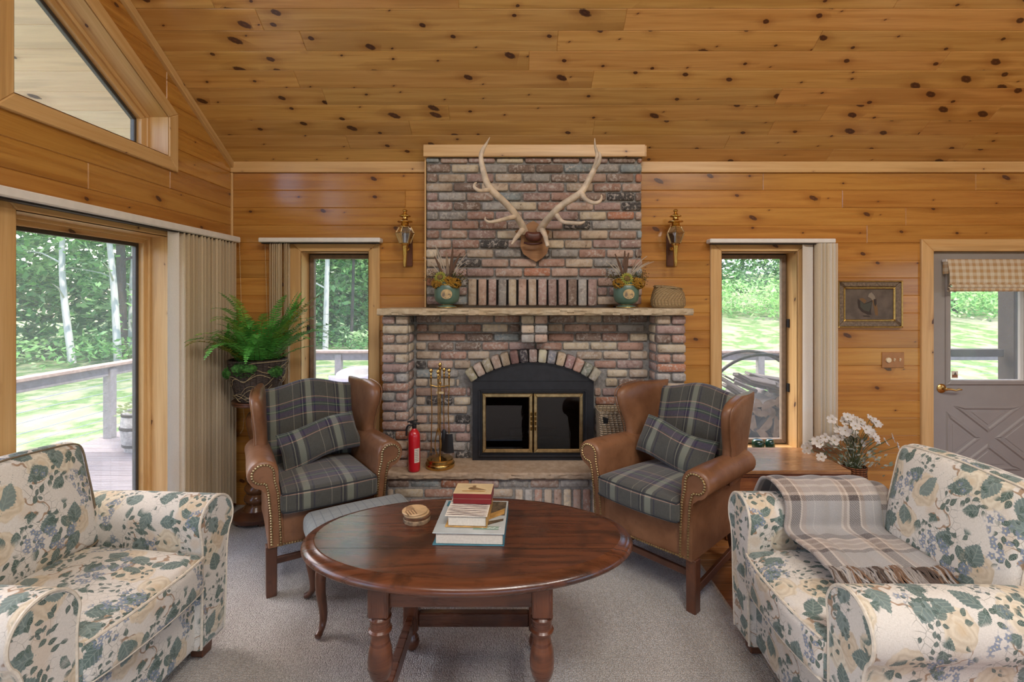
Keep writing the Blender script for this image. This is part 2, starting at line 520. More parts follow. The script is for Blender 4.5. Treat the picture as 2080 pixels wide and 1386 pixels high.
def brickmat():
    t = T('reclaimed_brick'); o = t.obj()
    P = t.vec(o[0], o[1], o[2])
    n1 = t.noise(P, 16, 4, .6); n2 = t.noise(P, 45, 4, .65); n3 = t.noise(P, 7, 2); n4 = t.noise(P, 110, 3)
    c = t.attr()
    c = t.mix(n1.ss(.42, .68)*.55, c, t.mix(1.0, c, (.50, .42, .38), 'MULTIPLY'))
    c = t.mix(n2.ss(.48, .62)*n3.ss(.33, .58)*.7, c, (.50, .45, .40))
    c = t.mix(n2.ss(.42, .30)*n3.ss(.55, .42)*.6, c, (.035, .03, .03))
    h = n1*.5+n2*.7+n4*.25
    return t.princ(c, .9, t.bump(h, .7, .008), spec=.25)
def mortarmat():
    t = T('grey_mortar'); o = t.obj(); P = t.vec(o[0], o[1], o[2])
    n = t.noise(P, 60, 4); n2 = t.noise(P, 9, 2)
    c = t.mix(n.ss(.3, .7), (.20, .195, .185), (.30, .29, .275))
    c = t.mix(n2.ss(.45, .7)*.4, c, (.26, .23, .19))
    return t.princ(c, .95, t.bump(n, .6, .006), spec=.2)
def stonemat(name, a, b, bump=.5, warm=None):
    t = T(name); o = t.obj(); P = t.vec(o[0], o[1], o[2])
    n = t.noise(P, 25, 5, .6); n2 = t.noise(P, 4, 2); n3 = t.noise(P, 120, 2)
    c = t.mix(n.ss(.3, .7), a, b)
    c = t.mix(n2.ss(.5, .7)*.35, c, tuple(x*y for x, y in zip(a, (1.0, .78, .5))))
    return t.princ(c, .8, t.bump(n+n3*.3, bump, .006), spec=.3)
def rugmat():
    t = T('berber_loop'); u, v = t.uv()
    d, c, p = t.voro(t.vec(u*150, v*105), 1, .55)
    row = ((v*105).fract()-.5).abs()
    n = t.noise(t.vec(u*3, v*3), 1, 2)
    fl = t.noise(t.vec(u*90, v*90), 1, 2)
    col = t.mix(c[0], (.43, .40, .37), (.60, .57, .535))
    col = t.mix(d.ss(.35, .75)*.6, col, (.20, .18, .165))
    col = t.mix(n.ss(.35, .7)*.12, col, (.33, .28, .24))
    col = t.mix(fl.ss(.55, .75)*.3, col, (.56, .53, .49))
    h = d.ss(.8, .0)
    return t.princ(col, .97, t.bump(h, .9, .006), spec=.1, sheen=.2)
def leathermat():
    t = T('tan_leather'); o = t.obj(); P = t.vec(o[0], o[1], o[2])
    n = t.noise(P, 5, 4, .6); n2 = t.noise(P, 260, 2); n3 = t.noise(P, 28, 3)
    c = t.mix(n.ss(.3, .72), (.145, .060, .025), (.235, .108, .050))
    c = t.mix(n3.ss(.55, .75)*.3, c, (.095, .036, .015))
    d, cc, p = t.voro(P, 420, 1, 'F1', '3D')
    return t.princ(c, (n3*.2+.30), t.bump(d*.5+n2*.2, .16, .002), spec=.5)
def tablemat(name, a, b, c3, rough=.28, seams=False, coat=.25):
    t = T(name); u, v = t.uv(); o = t.obj()
    P = t.vec(o[0], o[1], o[2])
    g = t.noise(t.vec(u*2.2, v*34+t.noise(t.vec(u*2, v*5), 1, 2)*3), 1, 4, .6)
    g2 = t.noise(t.vec(u*9, v*230), 1, 2)
    bl = t.noise(P, 4.5, 3, .6); bl2 = t.noise(P, 11, 3, .6)
    c = t.mix(g.ss(.3, .72), a, b)
    c = t.mix(bl.ss(.47, .66)*.7, c, c3)
    c = t.mix(bl2.ss(.58, .72)*.55, c, tuple(x*.35 for x in a))
    c = t.mix(g2.ss(.55, .8)*.35, c, tuple(x*.3 for x in a))
    h = g2*.4+bl2*.8
    if seams:
        for s0 in (-.135, .150):
            k = ((v-s0)+(t.noise(t.vec(u*3, 0.0), 1, 1)-.5)*.004).abs()
            m = k.ss(.0035, .001)
            c = t.mix(m*.85, c, (.012, .005, .003)); h = h-m*1.5
    return t.princ(c, (g*.12+rough-.05), t.bump(h, .22, .004), coat=coat, spec=.5)
def glassmat(name, tint=(1, 1, 1), refl=1.0, rough=0.0, veil=0.0):
    t = T(name)
    tr = t.n.new('ShaderNodeBsdfTransparent'); t.setin(tr.inputs[0], tint)
    gl = t.n.new('ShaderNodeBsdfGlossy'); gl.inputs['Roughness'].default_value = rough
    fr = t.n.new('ShaderNodeFresnel'); fr.inputs[0].default_value = 1.45
    f = S(t.nt, fr.outputs[0])*refl
    mx = t.n.new('ShaderNodeMixShader'); t.l.new(f.k, mx.inputs[0])
    src = tr.outputs[0]
    if veil:      # pale translucent mix imitating haze and reflections in the panes
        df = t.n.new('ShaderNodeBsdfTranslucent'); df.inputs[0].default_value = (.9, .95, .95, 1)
        md = t.n.new('ShaderNodeMixShader'); md.inputs[0].default_value = veil; t.l.new(src, md.inputs[1]); t.l.new(df.outputs[0], md.inputs[2]); src = md.outputs[0]
    t.l.new(src, mx.inputs[1]); t.l.new(gl.outputs[0], mx.inputs[2]); t.l.new(mx.outputs[0], t.out.inputs[0])
    return t.m
def gingham():
    t = T('gingham_cotton'); u, v = t.uv()
    a = (u/.055).fract().gt(.5); b = (v/.055).fract().gt(.5)
    c = t.mix((a+b)*.5, (.66, .58, .44), (.48, .30, .14))
    n = t.noise(t.vec(u*300, v*300), 1, 1)
    return t.princ(c, .9, t.bump(n, .3, .002), sheen=.2, trans=.15)
def throwmat():
    t = T('wool_throw'); u, v = t.uv()
    A = t.ramp((u/.27).fract(), [(0, (.30, .29, .28)), (.40, (.50, .43, .36)), (.44, (.30, .235, .19)), (.50, (.50, .43, .36)), (.54, (.075, .058, .052)), (.70, (.56, .48, .40)), (.73, (.31, .25, .21)), (.80, (.30, .29, .28)), (.93, (.42, .40, .37)), (.945, (.30, .29, .28))], True)
    B = t.ramp((v/.34).fract(), [(0, (.31, .30, .29)), (.36, (.065, .05, .045)), (.50, (.56, .47, .39)), (.54, (.33, .255, .205)), (.62, (.50, .43, .36)), (.66, (.33, .26, .21)), (.74, (.50, .42, .35)), (.78, (.075, .058, .052)), (.84, (.31, .30, .29))], True)
    tw = ((u-v)*620).sin().ss(-.3, .3)
    c = t.mix(tw*.4+.3, A, B)
    n = t.noise(t.vec(u*220, v*220), 1, 2)
    c = t.mix(n.ss(.4, .8)*.25, c, (.52, .49, .46))
    return t.princ(c, .95, t.bump(n+tw*.4, .4, .002), sheen=.35, spec=.1)
def stoolfab():
    t = T('blue_check_wool'); u, v = t.uv()
    a = ((u/.045).fract()-.5).abs().ss(.07, .03); b = ((v/.06).fract()-.5).abs().ss(.06, .03)
    n = t.noise(t.vec(u*260, v*260), 1, 2)
    c = t.mix(n.ss(.3, .7), (.165, .19, .19), (.235, .255, .245))
    c = t.mix((a*.6).max(b*.35), c, (.07, .085, .11))
    return t.princ(c, .92, t.bump(n, .35, .002), sheen=.2)
def wicker(name, a, b, su=55, sv=70, bump=1.0):
    t = T(name); u, v = t.uv()
    x = u*su; y = v*sv
    row = y.floor()
    ph = (row*.5).fract()*2
    w = ((x+ph)*pi).sin().abs()
    h = w*((y.fract()-.5).abs().ss(.5, .15))
    n = t.noise(t.vec(u*40, v*160), 1, 3)
    c = t.mix(n.ss(.3, .7), a, b)
    c = t.mix(h.ss(.35, .05)*.75, c, tuple(q*.18 for q in a))
    return t.princ(c, .7, t.bump(h, bump, .008), spec=.3)
def grassmat():
    t = T('lawn_turf'); o = t.obj(); P = t.vec(o[0], o[1], o[2])
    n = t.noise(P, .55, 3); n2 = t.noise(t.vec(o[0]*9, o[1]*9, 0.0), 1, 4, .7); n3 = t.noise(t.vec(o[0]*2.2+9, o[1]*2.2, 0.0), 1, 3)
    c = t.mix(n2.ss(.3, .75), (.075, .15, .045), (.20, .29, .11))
    c = t.mix(n3.ss(.45, .6)*.7, c, (.36, .34, .22))  # pale patches painted in as dappled sun on the turf
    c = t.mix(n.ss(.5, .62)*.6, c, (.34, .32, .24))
    return t.princ(c, .95, t.bump(n2, .6, .05), spec=.1)
def barkmat(name, a, b, birch=False):
    t = T(name); u, v = t.uv()
    if birch:
        n = t.noise(t.vec(u*2, v*60), 1, 3, .6); n2 = t.noise(t.vec(u*1.5, v*14), 1, 2)
        c = t.mix((n.ss(.58, .68))*n2.ss(.4, .6), a, b)
    else:
        n = t.noise(t.vec(u*4, v*60), 1, 4, .6); c = t.mix(n.ss(.3, .7), a, b)
    return t.princ(c, .9, t.bump(n, .6, .02), spec=.2)
def deckmat():
    t = T('deck_boards'); u, v = t.uv()
    n = t.noise(t.vec(u*3, v*60), 1, 3)
    c = t.mix(n.ss(.3, .7), (.15, .128, .13), (.24, .21, .21))
    c = t.mix(1.0, c, t.attr(), 'MULTIPLY')
    return t.princ(c, .8, t.bump(n, .2, .004), spec=.3)
def floormat():
    t = T('oak_floor'); u, v = t.uv(); 
    n = t.noise(t.vec(u*2, v*50), 1, 4, .6); n2 = t.noise(t.vec(u*6, v*200), 1, 2)
    c = t.mix(n.ss(.3, .72), (.36, .15, .045), (.20, .075, .022))
    c = t.mix(n2.ss(.5, .8)*.3, c, (.10, .035, .01))
    c = t.mix(1.0, c, t.attr(), 'MULTIPLY')
    return t.princ(c, .33, t.bump(n2, .1, .002), spec=.45)

M = {}
M['pine_wall'] = pine('knotty_pine_wall', (.50, .245, .055), (.38, .155, .027), .27, .62, 2.1, 6.5, .0125, coat=.5)
M['pine_ceil'] = pine('knotty_pine_ceiling', (.66, .39, .135), (.53, .275, .075), .30, .95, 3.3, 6.8, .0155, coat=.4)
M['pine_trim'] = pine('pine_trim', (.66, .43, .195), (.55, .315, .115), .36, .40, 2.2, 9, .009)
M['pine_soffit'] = pine('pine_soffit', (.93, .76, .53), (.86, .66, .43), .6, .4)
M['brick'] = brickmat(); M['mortar'] = mortarmat()
M['stone'] = stonemat('mantel_limestone', (.40, .315, .21), (.52, .43, .30), .7)
M['hearth'] = stonemat('hearth_sandstone', (.36, .265, .18), (.47, .36, .26), .35)
M['rug'] = rugmat(); M['rugedge'] = simple('rug_binding', (.36, .30, .24), .95, 0, .3, .2, 80)
M['oak'] = floormat()
M['leather'] = leathermat(); M['plaid'] = fabric_plaid('plaid_wool'); M['floral'] = floral('floral_chintz')
M['brass'] = simple('brass', (.62, .40, .13), .24, 1, None, .12, 12)
M['oldbrass'] = simple('antique_brass', (.46, .34, .17), .34, 1, None, .2, 30)
M['legwood'] = tablemat('mahogany', (.085, .03, .015), (.15, .055, .025), (.06, .022, .012), .32)
M['table'] = tablemat('antique_table_wood', (.075, .022, .010), (.15, .048, .018), (.035, .012, .007), .27, False)
M['tabletop'] = tablemat('antique_table_top', (.055, .017, .008), (.135, .040, .015), (.022, .009, .006), .27, True, .4)
M['chest'] = tablemat('chest_pine', (.20, .062, .020), (.31, .110, .034), (.13, .04, .014), .33, False)
M['chesttop'] = tablemat('chest_top_pine', (.27, .125, .05), (.38, .19, .08), (.20, .085, .03), .26, False)
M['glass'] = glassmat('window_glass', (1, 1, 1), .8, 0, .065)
M['fireglass'] = glassmat('smoked_glass', (.20, .18, .16), 1.6, .0)
M['lampglass'] = glassmat('lantern_glass', (.66, .72, .80), 4.0, .03)
M['black'] = simple('black_steel', (.018, .018, .021), .45, .2, None, .2, 20)
M['soot_shade'] = simple('soot_shade_black', (.006, .006, .006), .95, 0, .4, .3, 20)  # firebox soot, also the painted dark of vent gaps and basket slot
M['sash'] = simple('dark_bronze_sash', (.045, .038, .033), .45, 0, None, .1, 30)
M['white'] = simple('white_vinyl', (.72, .70, .66), .5, 0, None, .04, 20)
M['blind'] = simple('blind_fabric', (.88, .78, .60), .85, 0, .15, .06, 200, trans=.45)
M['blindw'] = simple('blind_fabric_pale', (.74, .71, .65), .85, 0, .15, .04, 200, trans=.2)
M['door'] = simple('door_paint', (.285, .262, .240), .45, 0, None, .03, 8)
M['gingham'] = gingham(); M['throw'] = throwmat(); M['stoolfab'] = stoolfab()
M['piping_brown'] = simple('olive_piping', (.17, .13, .08), .8, 0, None, .15, 60)
M['piping'] = simple('cream_piping', (.60, .54, .44), .8, 0, None, .1, 60)
M['darkpiping'] = simple('dark_piping', (.02, .022, .025), .85, 0, None, .1, 60)
M['red'] = simple('extinguisher_red', (.50, .010, .018), .28, 0, None, .06, 10, coat=.5)
M['blackplastic'] = simple('black_plastic', (.014, .014, .015), .4, 0, None, .1, 30)
M['paper'] = simple('paper_label', (.66, .60, .50), .8, 0, None, .06, 60)
M['ink'] = simple('printed_ink', (.12, .10, .09), .8)
M['antler'] = simple('antler_bone', (.56, .46, .345), .5, 0, .25, .22, 14)
M['skull'] = simple('red_leather_cap', (.10, .028, .016), .45, 0, .1, .3, 14)
M['shield'] = tablemat('shield_oak', (.24, .105, .032), (.36, .175, .06), (.16, .065, .022), .5, False, 0)
M['green_ceramic'] = simple('green_glaze', (.085, .155, .12), .35, 0, None, .18, 9)
M['medal'] = simple('painted_medallion', (.46, .33, .16), .5, 0, None, .2, 25)
M['wicker_light'] = wicker('rush_weave', (.42, .31, .19), (.58, .46, .31), 34, 62)
M['wicker_creel'] = wicker('creel_willow', (.42, .28, .13), (.56, .40, .21), 42, 150, .8)
M['wicker_dark'] = wicker('dark_willow', (.15, .05, .018), (.25, .09, .032), 26, 60)
M['twig'] = wicker('twig_bark', (.06, .042, .034), (.115, .085, .07), 22, 90)
M['vine'] = simple('dry_vine', (.32, .24, .13), .8, 0, .2, .2, 40)
M['moss'] = simple('green_moss', (.055, .17, .03), .95, 0, .9, .5, 60)
M['fern'] = tinted('fern_green', .45, .0, 60, .1, .30, .5)
M['petal'] = tinted('petals', .7, 0, 60, .08, .25)
M['leaf'] = tinted('tree_leaf', .6, 0, 30, .05, .5, .3)
M['treadwood'] = M['legwood']
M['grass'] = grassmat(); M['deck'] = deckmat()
M['railwood'] = simple('rail_stain', (.42, .30, .235), .7, 0, .2, .15, 20)
M['postwood'] = simple('grey_post_stain', (.27, .245, .24), .75, 0, .2, .12, 20)
M['brownpost'] = simple('dark_post_stain', (.022, .016, .012), .7, 0, .2, .2, 12)
M['cable'] = simple('steel_cable', (.62, .62, .62), .3, 1)
M['birch'] = barkmat('birch_bark', (.62, .58, .53), (.10, .09, .08), True)
M['bark'] = barkmat('dark_bark', (.05, .04, .033), (.12, .10, .085))
M['logend'] = tablemat('split_log', (.30, .22, .15), (.42, .33, .24), (.22, .17, .12), .85, False, 0)
M['iron'] = simple('rusty_iron', (.035, .03, .028), .6, .6, .2, .2, 30)
M['barrel'] = simple('weathered_stave', (.44, .41, .375), .85, 0, .3, .25, 25)
M['canvaspaint'] = None
M['lavender'] = simple('lavender_cushion', (.36, .34, .44), .9, 0, .1, .05, 60)
M['stain_gold'] = simple('gilt_frame', (.50, .35, .12), .3, .9, None, .15, 40)
M['greyframe'] = simple('carved_grey_frame', (.17, .125, .085), .5, .2, .6, .35, 70)
M['copperplate'] = simple('wood_switch_plate', (.36, .165, .055), .4, 0, None, .1, 20)
M['ivory'] = simple('ivory_toggle', (.70, .58, .38), .4)
# ------------------------------------------------------------------ the room (camera at the origin's x/y, looking along +Y)
YB, XL, XR, YF = 3.95, -2.29, 5.0, -4.0
SL = .62; Z0 = 2.747
RIDGE = -.05
def zc(y): return Z0+SL*(YB-y) if y > RIDGE else Z0+SL*(YB-RIDGE)-SL*(RIDGE-y)
CS = 1/sqrt(1+SL*SL); SN = SL*CS
back = lambda a, b, d: (a, YB+d, b)
left = lambda a, b, d: (XL-d, a, b)
ceilf = lambda a, b, d: (a, YB-b*CS+d*SN, Z0+b*SN+d*CS)
floorf = lambda a, b, d: (a, b, -.012-d)

def hole(a0, a1, b0, c, m=0.0): return (a0, a1, b0, c, m)      # open where b0 < b < c+m*a
def cuts(a0, a1, r0, r1, holes):
    """the polygons left of the band a0..a1 x r0..r1 once the holes are taken out"""
    act = [h for h in holes if h[0] < a1 and h[1] > a0 and h[2] < r1 and max(h[3]+h[4]*h[0], h[3]+h[4]*h[1]) > r0]
    bp = sorted(set([a0, a1]+[min(max(x, a0), a1) for h in act for x in h[:2]]))
    full = []; out = []
    for p, q in zip(bp, bp[1:]):
        if q-p < 1e-6: continue
        hs = sorted([h for h in act if h[0] < (p+q)/2 < h[1]], key=lambda h: h[2])
        if not hs:
            if full and abs(full[-1][1]-p) < 1e-6: full[-1][1] = q
            else: full.append([p, q])
            continue
        poly = [(p, r0), (q, r0), (q, r1), (p, r1)]
        for h in hs:
            lo = clip(poly, 0, 1, h[2])
            if len(lo) > 2 and max(y for x, y in lo)-min(y for x, y in lo) > .004: out.append(lo)
            poly = clip(poly, h[4], -1, -h[3])
            if len(poly) < 3: break
        if len(poly) > 2 and max(y for x, y in poly)-min(y for x, y in poly) > .004: out.append(poly)
    return full, out
def boards(mb, a0, a1, b0, b1, h, holes, fn, seg=(1.3, 3.4), ch=.0045, var=.13, clips=(), rnd=None, hue=.05, skip=None, tin=1.0):
    rnd = rnd or R
    nrow = int(math.ceil((b1-b0)/h-1e-6))
    for k in range(nrow):
        r0, r1 = b0+k*h, min(b1, b0+(k+1)*h)
        full, part = cuts(a0, a1, r0, r1, holes)
        polys = []
        for p, q in full:
            x = p-rnd.uniform(0, seg[0])
            while x < q:
                e = x+rnd.uniform(*seg)
                s0, s1 = max(x, p), min(e, q)
                if q-e < .25: s1 = q; e = q+1
                if s1-s0 > .02: polys.append([(s0, r0), (s1, r0), (s1, r1), (s0, r1)])
                x = e
        polys += part
        for po in polys:
            for c in clips:
                po = clip(po, *c)
                if len(po) < 3: break
            if len(po) < 3: continue
            w = tin*(1+rnd.uniform(-var, var)); w2 = w*(1+rnd.uniform(-hue, hue))
            col = (w, w2, w2*(1+rnd.uniform(-hue, hue)))
            ou, ov = rnd.uniform(0, 40), rnd.randint(0, 30)*.77
            ins = inset(po, ch)
            U = lambda l: [(x+ou, y-r0+ov) for x, y in l]
            mb.poly([fn(x, y, 0) for x, y in ins], U(ins), 0, col)
            for i in range(len(po)):
                p, q = po[i], po[(i+1) % len(po)]; p2, q2 = ins[i], ins[(i+1) % len(po)]
                mb.poly([fn(*p, ch), fn(*q, ch), fn(*q2, 0), fn(*p2, 0)], U([p, q, q2, p2]), 0, col)
def slab(mb, a0, a1, b0, b1, holes, fn, d0, d1, clips=(), mi=1):
    full, part = cuts(a0, a1, b0, b1, holes)
    for po in [[(p, b0), (q, b0), (q, b1), (p, b1)] for p, q in full]+part:
        for c in clips: po = clip(po, *c)
        if len(po) > 2: mb.prism(po, fn, d0, d1, mi=mi)

M['siding'] = simple('brown_siding', (.16, .095, .06), .8, 0, .2, .15, 20)
M['plainpine'] = simple('plain_pine', (.45, .22, .075), .5, 0, .1, .12, 6)

# floor
mb = MB(); rr = random.Random(3)
boards(mb, XL, XR, YF, YB, .083, [], floorf, (.6, 1.6), .0012, .2, rnd=rr, hue=.06)
mb.poly([(XL-.2, YF-.2, -.03), (XR+.2, YF-.2, -.03), (XR+.2, YB+.2, -.03), (XL-.2, YB+.2, -.03)])
struct(mb.build('floor', M['oak'], smooth=False), 'honey oak strip floor showing between carpet and right armchair', 'floor')

# back wall
WBL = (-1.73, -1.185, .44, 2.03); WBR = (1.635, 2.244, .44, 2.03); DR = (3.33, 4.25, -.03, 2.03)
HB = [hole(w[0], w[1], w[2], w[3]) for w in (WBL, WBR, DR)]
mb = MB(); rr = random.Random(11)
boards(mb, XL, XR, -.012, 2.665, .1408, HB, back, (1.5, 4.2), .0045, .11, rnd=rr)
slab(mb, XL-.2, XR+.2, -.3, 2.74, HB, back, .012, .2)
struct(mb.build('wall_back', [M['pine_wall'], M['siding']], smooth=False), 'knotty pine board wall behind the brick fireplace', 'wall')

# left wall
L1 = (2.235, 3.22, .06, 2.06); L2 = (.95, 2.10, .06, 2.06); L3 = (-.6, .6, .06, 2.06)
UB = 2.586; UC = 2.842+SL*3.22
HL = [hole(w[0], w[1], w[2], w[3]) for w in (L1, L2, L3)]+[hole(2.226, 3.22, UB, UC, -SL), hole(.95, 2.12, UB, UC, -SL), hole(.0, .84, UB, UC, -SL)]
CL = [(SL, 1, Z0+SL*YB), (-SL, 1, Z0+SL*(YB-RIDGE)-SL*RIDGE)]
mb = MB(); rr = random.Random(21)
boards(mb, YF, YB, -.012, 5.25, .1408, HL, left, (1.6, 4), .0045, .12, clips=CL, rnd=rr)
slab(mb, YF-.2, YB+.2, -.3, 5.3, HL, left, .012, .2, clips=CL)
struct(mb.build('wall_left', [M['pine_wall'], M['siding']], smooth=False), 'knotty pine gable wall with the patio window and blinds', 'wall')

# right wall and the wall behind the camera, both with unseen wide openings added to let daylight in
mb = MB(); HR = [hole(-3.2, -.4, .1, 2.3), hole(.6, 2.6, .6, 2.1)]
boards(mb, YF, YB, -.012, 5.25, .1408, HR, lambda a, b, d: (XR+d, a, b), (1.6, 4), .0045, .12, clips=CL)
slab(mb, YF-.2, YB+.2, -.3, 5.3, HR, lambda a, b, d: (XR+d, a, b), .012, .2, clips=CL)
struct(mb.build('wall_right', [M['pine_wall'], M['siding']], smooth=False), 'knotty pine wall at the far right of the room', 'wall')
mb = MB(); HF = [hole(-1.9, .4, .1, 2.3), hole(.8, 3.6, .1, 2.3)]
fr = lambda a, b, d: (a, YF-d, b)
boards(mb, XL, XR, -.012, 2.72, .1408, HF, fr, (1.6, 4), .0045, .12)
slab(mb, XL-.2, XR+.2, -.3, 2.74, HF, fr, .012, .2)
struct(mb.build('wall_front', [M['pine_wall'], M['siding']], smooth=False), 'knotty pine wall behind the viewer with wide openings', 'wall')

# ceiling
mb = MB(); rr = random.Random(5)
boards(mb, XL, XR, 0, (YB-RIDGE)/CS, .1335, [], ceilf, (1.0, 3.2), .0035, .10, rnd=rr)
zr = zc(RIDGE)
boards(mb, XL, XR, 0, (YB-RIDGE)/CS, .1335, [], lambda a, b, d: (a, YF+.10-.15+b*CS-d*SN, Z0+b*SN+d*CS), (1.6, 3.6), .0035, .08, rnd=rr)
struct(mb.build('ceiling', M['pine_ceil'], smooth=False), 'sloping knotty pine plank ceiling', 'ceiling')
# roof with its boarded overhang
mb = MB(); rr = random.Random(6)
for y0, y1 in ((RIDGE, YB+.55), (RIDGE, RIDGE-4.6)):
    z0 = zr; z1 = zr-SL*abs(y1-y0)
    for dz in (.03, .25):
        mb.poly([(-3.75, y0, z0+dz), (XR+.6, y0, z0+dz), (XR+.6, y1, z1+dz), (-3.75, y1, z1+dz)], mi=1)
    for x in (-3.75, XR+.6): mb.poly([(x, y0, z0+.03), (x, y1, z1+.03), (x, y1, z1+.25), (x, y0, z0+.25)], mi=1)
    mb.poly([(-3.75, y1, z1+.03), (XR+.6, y1, z1+.03), (XR+.6, y1, z1+.25), (-3.75, y1, z1+.25)], mi=1)
boards(mb, -3.72, XL-.2, -.6, (YB-RIDGE)/CS, .155, [], ceilf, (3, 5), .006, .06, rnd=rr)
struct(mb.build('roof', [M['pine_soffit'], M['siding']], smooth=False), 'pale boarded roof overhang seen through the slanted window', 'roof')

# mouldings
mb = MB()
Lc = (YB-RIDGE)/CS
mb.prism([(0, -.0), (Lc, 0), (Lc, -.055), (0, -.055)], lambda a, b, d: (XL+d, YB-a*CS, Z0+a*SN+b*1.1), 0, .028, ch=.006)
struct(mb.build('trim_1', M['pine_trim'], smooth=False), 'pine strip along the slope where left wall meets ceiling', 'moulding')
mb = MB()
rr = random.Random(2)
for x0, x1 in ((XL, -.709), (.977, XR)):
    mb.box(((x0+x1)/2, YB-.009, 2.706), (x1-x0, .02, .088), ch=.004, uvo=(rr.random()*9, 3))
struct(mb.build('trim_2', M['pine_trim'], smooth=False), 'pine frieze board along the top of the back wall', 'moulding')
mb = MB(); mb.box((XL+.008, YB-.008, 1.32), (.018, .018, 2.68), ch=.004, uvswap=True)
struct(mb.build('trim_3', M['pine_trim'], smooth=False), 'slim pine corner strip between left wall and back wall', 'moulding')

def casing(mb, poly, w, fn, d0, d1, ch=.005, mi=0, skip=()):
    A = sum(poly[i][0]*poly[(i+1) % len(poly)][1]-poly[(i+1) % len(poly)][0]*poly[i][1] for i in range(len(poly)))
    if A < 0: poly = poly[::-1]
    out = inset(poly, -w); n = len(poly)
    for i in range(n):
        if i in skip: continue
        p, q, P, Q = poly[i], poly[(i+1) % n], out[i], out[(i+1) % n]
        L = math.hypot(q[0]-p[0], q[1]-p[1]); e = ((q[0]-p[0])/L, (q[1]-p[1])/L); nn = (-e[1], e[0])
        loc = lambda z: ((z[0]-p[0])*e[0]+(z[1]-p[1])*e[1], (z[0]-p[0])*nn[0]+(z[1]-p[1])*nn[1])
        ou, ov = R.uniform(0, 30), R.uniform(0, 30)
        f = lambda a, b, d: fn(p[0]+e[0]*(a-ou)+nn[0]*(b-ov), p[1]+e[1]*(a-ou)+nn[1]*(b-ov), d)
        pl = [(x+ou, y+ov) for x, y in map(loc, (p, q, Q, P))]
        mb.prism(pl, f, d0, d1, ch=ch, mi=mi)
def jamb(mb, poly, fn, d0, d1, mi=0):
    n = len(poly)
    for i in range(n):
        p, q = poly[i], poly[(i+1) % n]; L = math.hypot(q[0]-p[0], q[1]-p[1]); o = R.uniform(0, 30)
        mb.poly([fn(*p, d0), fn(*q, d0), fn(*q, d1), fn(*p, d1)], [(o, o), (o+L, o), (o+L, o+d1-d0), (o, o+d1-d0)], mi)
def window(name, label, poly, fn, cw=.09, stops=(.032, .022), order='wd', dpt=.16, sk=(), hinge=None):
    root = thing(name, label, 'window', fn(*poly[0], 0)); root['kind'] = 'structure'
    og = root.location
    mb = MB(); casing(mb, poly, cw, fn, .0, -.02, skip=sk); mb.build('casing', M['pine_trim'], root, og, smooth=False)
    mb = MB(); jamb(mb, inset(poly, .005), fn, -.012, dpt+.03); mb.build('jamb', M['pine_trim'], root, og, smooth=False)
    p = poly; ms = {'w': M['pine_trim'], 'd': M['sash'], 'g': M['greysash']}; k = 0
    for o, w in zip(order, stops):
        q = inset(p, w)
        mb = MB(); casing(mb, q, w, fn, dpt+.02, dpt-(.035 if o == 'w' else .006 if o == 'd' else .022), ch=.003)
        if o == 'w':   # a second step makes the grooves of a timber stop
            casing(mb, inset(p, w*.45), w*.45, fn, dpt-.02, dpt-.052, ch=.003)
        mb.build('sash' if o != 'w' else 'window_stop', ms[o], root, og, smooth=False)
        p = q; k += 1
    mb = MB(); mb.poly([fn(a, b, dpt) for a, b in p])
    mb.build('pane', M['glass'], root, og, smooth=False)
    if hinge:
        for a, b in hinge:
            mb = MB(); mb.box(fn(a, b, dpt-.045), (.018, .03, .07), ch=.003); mb.build('hinge', M['black'], root, og, smooth=False)
    return root
rect = lambda w: [(w[0], w[2]), (w[1], w[2]), (w[1], w[3]), (w[0], w[3])]
M['greysash'] = simple('weathered_sash', (.20, .145, .10), .6, 0, .1, .12, 30)
window('window_1', 'tall patio window in the left wall beside the gathered blinds', rect(L1), left, .085, (.05, .022), 'wd', .15)
window('window_2', 'slanted pine framed window high in the left gable', [(2.226, UB), (3.22, UB), (3.22, UC-SL*3.22), (2.226, UC-SL*2.226)], left, .085, (.055, .02), 'wd', .16)
window('window_3', 'narrow window to the left of the fireplace', rect(WBL), back, .088, (.014, .034), 'dg', .15, hinge=[(-1.722, 1.40), (-1.722, .86)])
window('window_4', 'narrow window over the pine chest, firewood outside', rect(WBR), back, .088, (.014, .034), 'dg', .15, hinge=[(2.236, 1.45), (2.236, .92)])
# window boards
for w, rt in ((WBL, 'window_3'), (WBR, 'window_4')):
    o = bpy.data.objects[rt]; mb = MB(); mb.box(((w[0]+w[1])/2, YB+.04, w[2]-.01), (w[1]-w[0]+.2, .17, .024), ch=.005)
    mb.build('window_sill', M['pine_trim'], o, o.location, smooth=False)
# mullion posts of the window wall out of frame
window('window_5', 'patio window nearest the viewer in the left wall', rect(L2), left, .06, (.05, .022), 'wd', .15)

